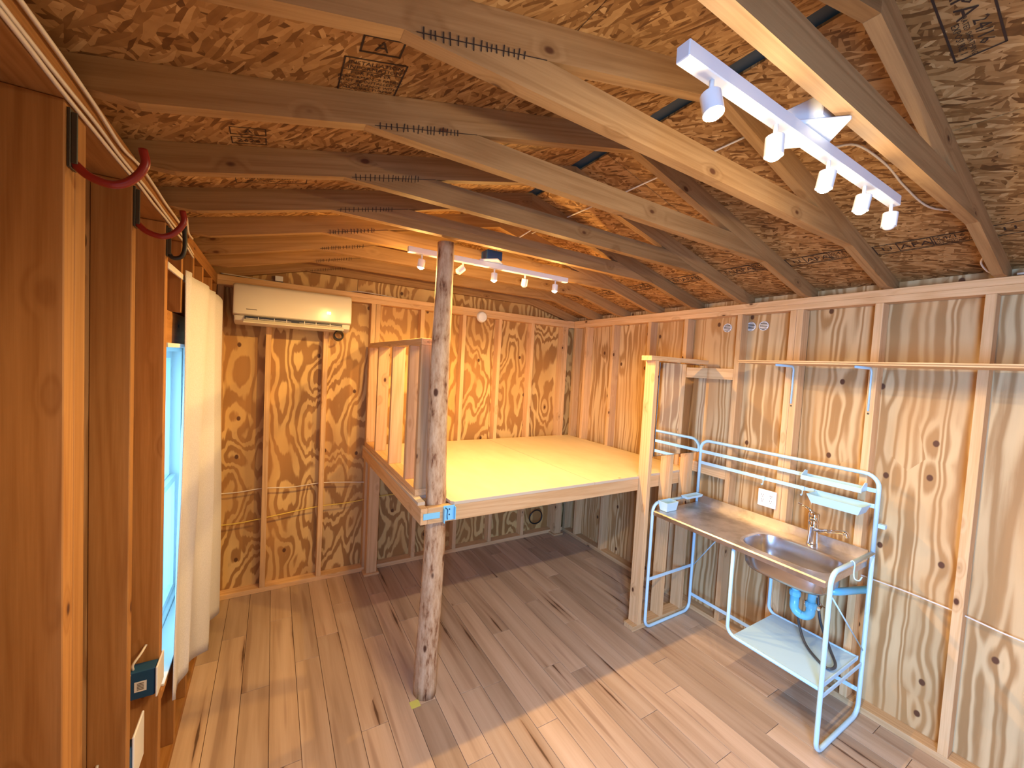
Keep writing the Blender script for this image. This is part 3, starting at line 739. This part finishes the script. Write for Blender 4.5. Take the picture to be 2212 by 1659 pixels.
# drain pipe
DX, DY = 2.72, 1.10
tube('tailpiece', [(DX, DY, 0.752), (DX, DY, 0.625)], 0.020, M['pvc'], K, 14)
for z in (0.655, ): lathe('slip_nut', [(0.020, -0.016), (0.029, -0.014), (0.030, 0.008), (0.024, 0.016), (0.020, 0.017)], M['pvc'], K, (DX, DY, z), n=10, smooth=False)
tube('trap_bend', fillet([(DX, DY, 0.64), (DX, DY, 0.54), (DX+0.01, DY-0.082, 0.54), (DX+0.01, DY-0.082, 0.635)], 0.045, 8), 0.0235, M['pvc'], K, 14)
lathe('slip_nut', [(0.020, -0.016), (0.029, -0.014), (0.030, 0.008), (0.024, 0.016), (0.020, 0.017)], M['pvc'], K, (DX+0.01, DY-0.082, 0.622), n=10, smooth=False)
tube('waste_arm', fillet([(DX+0.01, DY-0.082, 0.63), (DX+0.01, DY-0.085, 0.715), (DX+0.05, DY-0.185, 0.745), (XR-0.001, DY-0.25, 0.735)], 0.04, 7), 0.0205, M['pvc'], K, 14)
HS = [(2.88, 1.12, 0.88), (2.86, 1.13, 0.62), (2.82, 1.12, 0.50), (2.74, 1.04, 0.385), (2.66, 0.93, 0.362), (2.64, 0.875, 0.366), (2.70, 0.87, 0.372), (2.79, 0.93, 0.39), (2.88, 1.02, 0.48), (2.92, 1.06, 0.62)]
tube('supply_hose', smooth_path(HS, 7), 0.0075, M['cable_g'], K, 8)
tube('supply_hose', smooth_path([(2.885, 1.09, 0.88), (2.90, 1.07, 0.66), (2.93, 1.045, 0.56), (2.985, 1.03, 0.52)]), 0.005, M['chrome'], K, 8)
lathe('stop_valve', [(0.012, 0), (0.012, 0.03), (0.018, 0.03), (0.018, 0.042), (0, 0.045)], M['chrome'], K, (2.93, 1.045, 0.545), (-1, 0, 0), 10)
lathe('stop_valve', [(0.012, 0), (0.012, 0.03), (0.018, 0.03), (0.018, 0.042), (0, 0.045)], M['chrome'], K, (2.93, 1.10, 0.545), (-1, 0, 0), 10)
br = box('wall_bracket', KX1-0.012, KX1+0.02, KY0-0.045, KY0-0.0125, 1.118, 1.142, M['white'], K, 0.002, grain=False)
box('wall_bracket', KX1-0.012, KX1+0.02, KY1+0.0125, KY1+0.013, 1.118, 1.142, M['white'], K, grain=False) if False else None
# loose trays and hooks on the rails
def tray(name, x0, x1, y0, y1, z0, z1, label, flare=0.012, group=None, ends=False):
    bm = bmesh.new(); t = 0.003
    def loop(dx, z): return [bm.verts.new(p) for p in ((x0+dx, y0+dx, z), (x1-dx*0.3, y0+dx, z), (x1-dx*0.3, y1-dx, z), (x0+dx, y1-dx, z))]
    L = [loop(flare+0.0, z0), loop(0, z1), loop(t, z1), loop(flare+t, z0+t)]
    bm.faces.new(L[0][::-1])
    for a, b in zip(L, L[1:]):
        for k in range(4): bm.faces.new((a[k], a[(k+1) % 4], b[(k+1) % 4], b[k]))
    bm.faces.new(L[3])
    cx, cy = (x0+x1)/2, (y0+y1)/2
    bmesh.ops.translate(bm, vec=(-cx, -cy, -z0), verts=bm.verts)
    root = empty(name, (cx, cy, z0), label, 'tray', group)
    link('tray_body', bm_mesh(bm), M['white'], root, (cx, cy, z0))
    return root
xr = KX1-0.0045
t1 = empty('shelf_tray', (xr-0.05, 1.035, 1.31), 'narrow white open tray with raised ends on the upper sink rail', 'tray', 'white trays on the sink rails')
box('tray_floor', xr-0.078, xr-0.001, 0.885, 1.19, 1.312, 1.315, M['white'], t1, grain=False)
box('front_lip', xr-0.082, xr-0.0785, 0.885, 1.19, 1.306, 1.334, M['white'], t1, 0.001, grain=False)
for y in (0.885, 1.187):
    pts = [(xr-0.082, 1.312), (xr-0.001, 1.312), (xr-0.001, 1.355), (xr-0.03, 1.362), (xr-0.075, 1.336)]
    prism('end_cap', pts, y, y+0.004, M['white'], t1)
t2 = tray('rail_tray', xr-0.135, xr, 0.86, 1.13, 1.185, 1.238, 'deeper white angled tray hanging on the lower sink rail near the right end', 0.02, 'white trays on the sink rails')
t3 = tray('rail_tray', 2.74, 2.93, KY1-0.001-0.075+0.004, KY1-0.0125, 0.972, 0.992, 'shallow white tray on the left side bar of the sink frame, by the mirror', 0.008)
t4 = tray('rail_cup', 2.475, 2.60, KY1-0.095, KY1-0.0125, 0.917, 0.985, 'small pale white cup tray hanging on the front of the left side bar', 0.012)
def hook(y, label, x=None, along='y', z=1.232):
    X = xr-0.001 if x is None else x
    root = empty('rail_hook', (X, y, z), label, 'hook', 'white hooks on the sink frame')
    if along == 'y':
        box('clip', X-0.005, X-0.001, y-0.008, y+0.008, z-0.014, z+0.016, M['white'], root, grain=False)
        tube('hook_arm', smooth_path([(X-0.003, y, z-0.012), (X-0.005, y, z-0.036), (X-0.016, y, z-0.044), (X-0.026, y, z-0.034)]), 0.003, M['white'], root, 6)
    else:
        tube('hook_arm', smooth_path([(X, y+0.006, z+0.006), (X, y-0.004, z+0.0165), (X, y-0.0145, z+0.004), (X, y-0.014, z-0.045), (X-0.006, y-0.022, z-0.072), (X-0.01, y-0.042, z-0.07), (X-0.01, y-0.052, z-0.045)]), 0.0032, M['white'], root, 8)
    return root
hook(1.447, 'white hook on the lower sink rail directly above the outlet')
hook(1.205, 'white hook on the lower sink rail left of the angled tray')
hook(1.150, 'white hook nearest the angled tray with a twist of wire hanging from it')
hook(KY0, 'white hook on the right side bar of the sink frame', 2.675, 'x', ZT)
cable('wire_twist', [(xr-0.014, 1.150, 1.195), (xr-0.018, 1.152, 1.178), (xr-0.012, 1.148, 1.162), (xr-0.02, 1.143, 1.150)], 0.0016, M['cable_w'], 'short loose end of pale wire dangling from a rail hook', 'wire')

# ------------------------------------------------------------------ things on the right wall
sh = empty('wall_shelf', (2.9, 0.5, 2.03), 'long plywood shelf on brackets high on the right wall', 'shelf')
box('shelf_board', 2.685, XR-0.0005, -0.6, 1.535, 2.026, 2.044, M['stud'], sh, 0.001)
box('board_edge', 2.6825, 2.6849, -0.6, 1.535, 2.033, 2.037, M['truss'], sh)
for y in (1.332, 0.925, 0.09):
    b = empty('bracket', (0, 0, 0)); b.parent = sh; b.location = Vector((XR, y, 2.03))-base(sh)
    tube('bracket_arm', fillet([(2.76, y, 2.020), (XR-0.006, y, 2.020), (XR-0.006, y, 1.77)], 0.03), 0.0085, M['white'], b, 8, flat=0.6)
    lathe('screw', [(0, 0.002), (0.005, 0.001), (0.006, 0)], M['iron'], b, (XR-0.0005, y, 1.755), (-1, 0, 0), 8)
ou = empty('outlet_plate', (XR-0.03, 1.43, 1.09), 'white double outlet plate behind the sink rails', 'outlet')
OX = XR-0.008
box('junction_box', OX+0.001, OX+0.06, 1.388, 1.47, 1.045, 1.135, M['blue_box'], ou, grain=False)
box('face_plate', OX-0.007, OX, 1.368, 1.487, 1.032, 1.150, M['white_pl'], ou, 0.002, grain=False)
for y in (1.40, 1.455):
    r = box('receptacle', OX-0.010, OX-0.0072, y-0.017, y+0.017, 1.057, 1.125, M['white_pl'], ou, 0.001, grain=False)
    for z in (1.074, 1.108):
        for dy in (-0.0055, 0.0055): box('slot', OX-0.0104, OX-0.0099, y+dy-0.0012, y+dy+0.0012, z+0.001, z+0.010, M['black'], r, grain=False)
        lathe('ground_hole', [(0, 0.0005), (0.0026, 0.0004), (0.0026, 0)], M['black'], r, (OX-0.0100, y, z-0.008), (-1, 0, 0), 8)
for y, lab in ((1.868, 'round louvred vent high on the right wall, left of the stud'), (1.685, 'round louvred vent just right of the stud, middle of the three'), (1.594, 'round louvred vent farthest right of the three')):
    v = empty('round_vent', (XRo, y, 2.315), lab, 'vent', 'round vents high on the right wall')
    X = XRo-0.0005
    lathe('vent_ring', [(0.034, 0.0), (0.034, 0.006), (0.030, 0.008), (0.029, 0.002)], M['white_pl'], v, (X, y, 2.315), (-1, 0, 0), 24)
    lathe('vent_back', [(0.0, 0.001), (0.029, 0.001)], M['black'], v, (X, y, 2.315), (-1, 0, 0), 20)
    for k in range(5):
        zz = 2.315-0.022+k*0.011; hw = math.sqrt(0.029**2-(zz-2.315)**2)*0.97
        o = box('louvre', X-0.0065, X-0.001, y-hw, y+hw, zz-0.0022, zz+0.0022, M['white_pl'], v, grain=False)
cable('wall_cable', [(XR+0.045, 1.33, 0.83), (XR+0.045, 1.1, 0.80), (XR+0.05, 0.92, 0.785), (XR+0.05, 0.7, 0.787), (XR+0.05, 0.5, 0.778), (XR+0.055, 0.3, 0.758), (XR+0.05, 0.0, 0.77), (XR+0.05, -0.3, 0.78)], 0.0045, M['cable_w'], 'white cable strung through the right wall studs, right of the sink')
cable('plate_cable', [(XR+0.02, 0.43, 2.487), (XR+0.015, 0.2, 2.487), (XR+0.02, -0.3, 2.487), (XR+0.02, -0.8, 2.487)], 0.006, M['cable_w'], 'white cable lying on top of the right wall plate at the frame edge')

# ------------------------------------------------------------------ things on the back wall
ac = empty('air_conditioner', (0.14, YB, 2.12), 'white split air conditioner hung high on the back wall', 'air conditioner')
ax0, ax1 = -0.258, 0.538
def body(prof, x0, x1, name, mat, inset=0.0, rnd=0.02):
    n = len(prof); xs = [x0, x0+rnd*0.3, x0+rnd, x1-rnd, x1-rnd*0.3, x1]; sc = [0.90, 0.965, 1.0, 1.0, 0.965, 0.90]
    cy = YB; cz = sum(p[1] for p in prof)/n; bm = bmesh.new(); R = []
    for x, s_ in zip(xs, sc): R.append([bm.verts.new((x, YB-(YB-p[0])*(s_ if p[0] < YB-0.05 else 1), cz+(p[1]-cz)*(0.5+0.5*s_))) for p in prof])
    for A_, B_ in zip(R, R[1:]):
        for k in range(n): bm.faces.new((A_[k], A_[(k+1) % n], B_[(k+1) % n], B_[k]))
    bm.faces.new(R[0][::-1]); bm.faces.new(R[-1])
    me = bm_mesh(bm, True)
    try: me.set_sharp_from_angle(angle=math.radians(35))
    except Exception: pass
    o = bpy.data.objects.new(name, me); me.materials.append(mat); COL.objects.link(o); o.parent = ac; o.location = -base(ac); return o
body([(YB-0.0005, 2.410), (YB-0.13, 2.412), (YB-0.165, 2.404), (YB-0.182, 2.385), (YB-0.196, 2.29), (YB-0.198, 2.192), (YB-0.188, 2.186), (YB-0.172, 2.182), (YB-0.13, 2.176), (YB-0.0005, 2.170)], ax0, ax1, 'front_cover', M['cream_pl'])
body([(YB-0.0005, 2.168), (YB-0.13, 2.174), (YB-0.172, 2.178), (YB-0.150, 2.145), (YB-0.10, 2.128), (YB-0.0005, 2.120)], ax0+0.006, ax1-0.006, 'lower_housing', M['cream_pl'])
box('air_slot', -0.185, 0.470, YB-0.176, YB-0.158, 2.148, 2.177, M['black'], ac, grain=False)
lo = link('louvre_flap', box_mesh(0.668, 0.052, 0.006, 0.002), M['cream_pl'], ac, (0.143, YB-0.196, 2.142), (math.radians(28), 0, 0))
for x in (-0.10, 0.0, 0.08, 0.20, 0.28, 0.38): box('vane', x-0.002, x+0.002, YB-0.182, YB-0.166, 2.150, 2.176, M['cream_pl'], ac, grain=False)
for x0_, x1_ in ((-0.178, 0.11), (0.165, 0.462)): box('slot_rib', x0_, x1_, YB-0.1795, YB-0.1765, 2.160, 2.163, M['cream_pl'], ac, grain=False)
me = text_mesh('88', 0.030, 'LEFT'); link('display', me, M['digit'], ac, (0.352, YB-0.1977, 2.247), (math.radians(87), 0, 0))
me = text_mesh('..:..', 0.030, 'LEFT'); link('indicator_dots', me, M['lens_off'], ac, (0.43, YB-0.197, 2.255), (math.radians(87), 0, 0))
box('brand_print', -0.175, -0.110, YB-0.1985, YB-0.1975, 2.222, 2.228, M['grey_ink'], ac, grain=False)
lathe('pipe_sleeve', [(0.040, 0), (0.040, 0.05), (0.030, 0.055), (0.028, 0.0)], M['black'], ac, (0.455, YB-0.06, 2.085), (0, -1, 0.2), 16)

sd = empty('smoke_detector', (1.795, YB, 2.395), 'round white smoke alarm on the back wall top plate', 'smoke alarm')
lathe('base_ring', [(0.056, 0), (0.056, 0.012), (0.052, 0.02)], M['cream_pl'], sd, (1.795, YB-0.001, 2.397), (0, -1, 0), 28)
lathe('dome', [(0.052, 0.018), (0.046, 0.030), (0.034, 0.034), (0.031, 0.031), (0.02, 0.034), (0.0, 0.036)], M['white_pl'], sd, (1.795, YB-0.001, 2.397), (0, -1, 0), 28)
tag(box('junction_cover', -0.002, 0.052, YBo-0.045, YBo-0.0005, 2.490, 2.530, M['white_pl'], None, 0.002, grain=False), 'small white box on the gable plywood above the air conditioner', 'box')
Yc = YB+0.045
def stud_cable(name, z0s, mat, label):
    return cable(name, z0s, 0.0045, mat, label)
stud_cable('wall_cable', [(XL+0.03, Yc, 0.822), (-0.2, Yc, 0.822), (-0.04, Yc, 0.835), (0.16, Yc, 0.822), (0.373, Yc, 0.835), (0.55, Yc, 0.822), (0.77, Yc, 0.80)], M['cable_w'], 'white cable threaded through the back wall studs below the air conditioner')
stud_cable('wall_cable', [(XL+0.03, Yc, 0.575), (-0.2, Yc, 0.575), (-0.04, Yc, 0.59), (0.16, Yc, 0.612), (0.373, Yc, 0.632), (0.6, Yc, 0.633), (0.95, Yc, 0.66), (1.4, Yc, 0.64), (2.0, Yc, 0.62)], M['cable_y'], 'yellow cable threaded through the back wall studs, lower of the two')
ring_pts = [(2.60+0.085*math.cos(a*PI/12), YB-0.012+0.004*math.sin(a*PI/6), 0.225+0.078*math.sin(a*PI/12)) for a in range(24)]
tag(tube('cable_coil', ring_pts, 0.0075, M['black'], None, 8, closed=True), 'loop of black cable on the back wall under the loft', 'cable')
cable('plate_cable', [(XL+0.02, YB+0.02, 2.489), (-0.2, YB+0.03, 2.486), (0.0, YB+0.06, 2.482), (0.5, YB+0.06, 2.482), (0.62, YB+0.03, 2.492), (0.8, YB+0.02, 2.486), (0.95, YB+0.05, 2.482)], 0.004, M['cable_w'], 'thin pale cable lying on the back wall plate above the air conditioner')

# ------------------------------------------------------------------ track lights
def tracklight(x0, x1, y, z, heads, label, bulb, energy, col, boxmat):
    t = empty('track_light', ((x0+x1)/2, y, z), label, 'track light', 'white track lights under the roof trusses')
    box('track_bar', x0, x1, y-0.016, y+0.016, z, z+0.034, M['white_pl'], t, 0.002, grain=False)
    xc = (x0+x1)/2-0.04
    cpl = link('canopy', box_mesh(0.125, 0.125, 0.012, 0.003), M['white_pl'], t, (xc, y, z+0.0405), (0, 0, PI/4))
    box('ceiling_box', xc-0.055, xc+0.055, y-0.045, y+0.045, z+0.047, z+0.105, boxmat, t, 0.003, grain=False)
    for i, (x, dirv, on) in enumerate(heads):
        dv = Vector(dirv).normalized()
        hd = bpy.data.objects.new('spot_head', None); COL.objects.link(hd); hd.parent = t; hd.location = Vector((x, y, z))-base(t)
        hd.empty_display_size = 0.02
        if not on: hd['label'] = 'unlit white spot head'
        tube('stem', [(x, y, z-0.0005), (x, y, z-0.028)], 0.0055, M['white_pl'], hd, 8)
        p = Vector((x, y, z-0.034))
        lathe('shade', [(0.0, -0.006), (0.0195, -0.006), (0.0215, -0.004), (0.0215, 0.042), (0.0195, 0.042), (0.0180, 0.034)], M['white_pl'], hd, p, dv, 18)
        q = p+dv*0.040
        lathe('bulb', [(0.0, 0.013), (0.008, 0.012), (0.0145, 0.008), (0.0175, 0.002), (0.0175, -0.012)], bulb if on else M['lens_off'], hd, q, dv, 16)
        if on:
            for kind, en in (('SPOT', energy[0]), ('POINT', energy[1])):
                l = bpy.data.lights.new('spot_lamp', kind); l.energy = en; l.color = col; l.shadow_soft_size = 0.017
                if kind == 'SPOT': l.spot_size = math.radians(170); l.spot_blend = 0.4
                lo_ = bpy.data.objects.new('spot_lamp', l); COL.objects.link(lo_); lo_.parent = hd
                lo_.location = q+dv*0.022-base(hd); lo_.rotation_euler = dv.to_track_quat('-Z', 'Y').to_euler()
    return t
tracklight(0.69, 1.862, 0.555, 2.552, [(0.79, (-0.02, -0.25, -1), True), (1.055, (0.0, 0.0, -1), True), (1.345, (-0.02, 0.15, -1), True), (1.60, (0.0, 0.15, -1), True), (1.83, (0, 0.05, -1), False)],
           'near white track light with four lit spots, upper right of the room', M['bulb'], E_NEAR, LAMP_NEAR, M['white_pl'])
tracklight(0.66, 1.84, 2.36, 2.552, [(0.745, (-0.1, 0.1, -1), True), (1.01, (-0.8, 0.1, -0.75), False), (1.235, (0.0, 0.0, -1), True), (1.475, (0.0, 0.2, -1), False), (1.735, (-0.05, 0.0, -1), True)],
           'far white track light above the loft with three lit spots', M['bulb_f'], E_FAR, LAMP_FAR, M['blue_box'])
cable('roof_cable', [(1.60, 0.66, 2.885), (1.60, 0.9, 2.886), (1.60, 1.28, 2.885), (1.60, 1.7, 2.886), (1.59, 2.1, 2.888), (1.59, 2.6, 2.888)], 0.0042, M['cable_w'], 'white cable running along the flakeboard through the tops of the trusses')
cable('roof_cable', [(1.30, 0.60, 2.66), (1.55, 0.66, 2.70), (1.80, 0.66, 2.79), (2.04, 0.645, 2.785), (2.2, 0.63, 2.74), (2.39, 0.596, 2.693), (2.48, 0.50, 2.672)], 0.0042, M['cable_w'], 'white cable curving over the flakeboard right of the near track light')
cable('roof_cable', [(2.83, 0.50, 2.56), (2.86, 0.52, 2.53), (2.93, 0.51, 2.50), (2.96, 0.49, 2.488)], 0.004, M['cable_w'], 'short cable loop by the foot of the nearest truss on the right plate')
cable('roof_cable', [(1.25, 2.40, 2.652), (1.26, 2.35, 2.70), (1.30, 2.25, 2.72), (1.40, 2.16, 2.80)], 0.004, M['cable_w'], 'short white cable rising from the blue box of the far track light')

# ------------------------------------------------------------------ left wall things
for y, red, lab in ((1.188, True, 'red rubber storage hook on a steel bracket, nearest the viewer at left'), (1.627, True, 'red rubber storage hook farther along the left wall'), (2.05, False, 'dark metal hook bracket just above the curtain rod')):
    hk = empty('storage_hook', (XL, y, 2.33), lab, 'hook', 'heavy storage hooks on the left wall studs')
    box('bracket', XL+0.0005, XL+0.006, y-0.017, y+0.017, 2.272, 2.388, M['iron'], hk, 0.001, grain=False)
    box('bracket_flange', XL+0.0065, XL+0.016, y-0.017, y-0.013, 2.280, 2.380, M['iron'], hk, 0.001, grain=False)
    for z in (2.36, 2.33): lathe('screw', [(0, 0.003), (0.005, 0.002), (0.006, 0)], M['chrome'], hk, (XL+0.006, y, z), (1, 0, 0), 8)
    if red: tube('hook_arm', smooth_path([(XL+0.006, y-0.004, 2.285), (XL+0.03, y-0.004, 2.264), (XL+0.065, y-0.004, 2.257), (XL+0.095, y-0.004, 2.275), (XL+0.116, y-0.004, 2.312), (XL+0.112, y-0.004, 2.345)]), 0.0085, M['red'], hk, 10)
    else: tube('hook_arm', smooth_path([(XL+0.006, y, 2.285), (XL+0.02, y, 2.27), (XL+0.045, y, 2.28), (XL+0.055, y, 2.32), (XL+0.052, y, 2.40)]), 0.008, M['black'], hk, 8)
Xc = XL+0.005
for k, (dz, lab) in enumerate(((0.0, 'upper white cable sagging along the left wall top plate'), (-0.034, 'middle white cable along the left wall top plate'), (-0.050, 'lowest white cable along the left wall top plate'))):
    pts = [(Xc, 0.2, 2.452+dz)]; y = 0.45
    while y < 2.35:
        pts.append((Xc+(0.002 if k else 0.004), y, 2.450+dz+random.uniform(-0.010, 0.012)*(1 if k == 0 else 0.35))); y += 0.17
    if k == 0: pts += [(Xc+0.03, 2.20, 2.475), (Xc+0.02, 2.32, 2.44), (Xc+0.01, 2.5, 2.452)]
    else: pts += [(Xc, 2.6, 2.43+dz)]
    cable('plate_cable', pts, 0.0042, M['cable_w'], lab, group='white cables along the left wall plate')

# curtain on its rod
cr = empty('curtain_rod', (XL, 2.07, 2.26), 'flat white curtain rod crossing the window opening', 'curtain rod')
box('rod', XL-0.006, XL+0.002, 2.073, 2.954, 2.232, 2.258, M['white_pl'], cr, 0.001, grain=False)
Tp = [(-0.356, 2.37, 2.278), (-0.340, 2.50, 2.268), (-0.322, 2.75, 2.265), (-0.312, 2.92, 2.262), (-0.304, 3.10, 2.262), (-0.300, 3.35, 2.215)]
Bp = [(-0.362, 2.16, 0.38), (-0.350, 2.34, 0.28), (-0.346, 2.44, 0.33), (-0.305, 2.80, 0.17), (-0.314, 2.90, 0.27), (-0.288, 3.36, 0.10)]
def samp(P, t):
    t *= len(P)-1; i = min(int(t), len(P)-2); f = t-i
    return Vector(P[i])*(1-f)+Vector(P[i+1])*f
nu, nv = 90, 36; V = []; F = []
for j in range(nv+1):
    g = j/nv
    for i in range(nu+1):
        u = i/nu; p = samp(Tp, u)*(1-g)+samp(Bp, u)*g
        amp = 0.008+0.018*min(1, g*1.8)*(1-0.3*g)
        ph = u*7*PI+0.7*math.sin(u*9+g*1.5)+0.5*math.sin(g*2.2)
        p.x += amp*math.sin(ph)+0.004*math.sin(17*u+6*g); p.y += 0.4*amp*math.cos(ph)
        p.x = max(p.x, XL+0.004)
        V.append(p)
for j in range(nv):
    for i in range(nu): a = j*(nu+1)+i; F.append((a, a+1, a+nu+2, a+nu+1))
me = mesh_from(V, F, True); cu = bpy.data.objects.new('cloth', me); me.materials.append(M['cloth']); COL.objects.link(cu)
md = cu.modifiers.new('s', 'SOLIDIFY'); md.thickness = 0.0018
ct = empty('curtain', (-0.33, 2.85, 2.27), 'off-white cloth curtain hanging in loose folds over the left window', 'curtain')
cu.parent = ct; cu.location = -base(ct)

# boxes and switch plates low on the left wall
jb = empty('junction_box', (XL-0.04, 2.0, 0.62), 'blue plastic electrical box with a white plate, beside the window stud', 'electrical box')
box('box_body', XL-0.083, XL-0.002, 1.972, 2.028, 0.562, 0.672, M['blue_box'], jb, 0.003, grain=False)
box('face_plate', XL+0.0005, XL+0.007, 1.965, 2.075, 0.556, 0.676, M['white_pl'], jb, 0.002, grain=False)
box('sticker', XL-0.062, XL-0.026, 1.9708, 1.9717, 0.592, 0.632, M['white_pl'], jb, grain=False)
for k in range(5): box('sticker_print', XL-0.054, XL-0.034, 1.9700, 1.9707, 0.599+k*0.006, 0.602+k*0.006, M['grey_ink'], jb, grain=False)
tube('wire', smooth_path([(XL-0.07, 1.99, 0.672), (XL-0.068, 1.98, 0.70), (XL-0.05, 2.0, 0.725), (XL-0.04, 2.028, 0.74)]), 0.0045, M['cable_w'], jb, 6)
tube('wire', smooth_path([(XL-0.075, 1.975, 0.664), (XL-0.083, 1.95, 0.67), (XL-0.088, 1.90, 0.66)]), 0.0045, M['cable_w'], jb, 6)
sw = empty('switch_plate', (XL, 1.74, 0.57), 'white blank wall plate low on the left wall, at the bottom edge', 'wall plate')
box('face_plate', XL+0.0005, XL+0.007, 1.662, 1.78, 0.49, 0.65, M['white_pl'], sw, 0.002, grain=False)
box('box_body', XL-0.07, XL, 1.647, 1.70, 0.50, 0.62, M['blue_box'], sw, 0.002, grain=False)
cable('loose_cable', [(-0.430, 1.607, 0.64), (-0.428, 1.575, 0.62), (-0.435, 1.50, 0.53), (-0.44, 1.42, 0.42), (-0.44, 1.40, 0.20)], 0.0045, M['cable_w'], 'white cable coming through a hole in the left wall stud, bottom left')
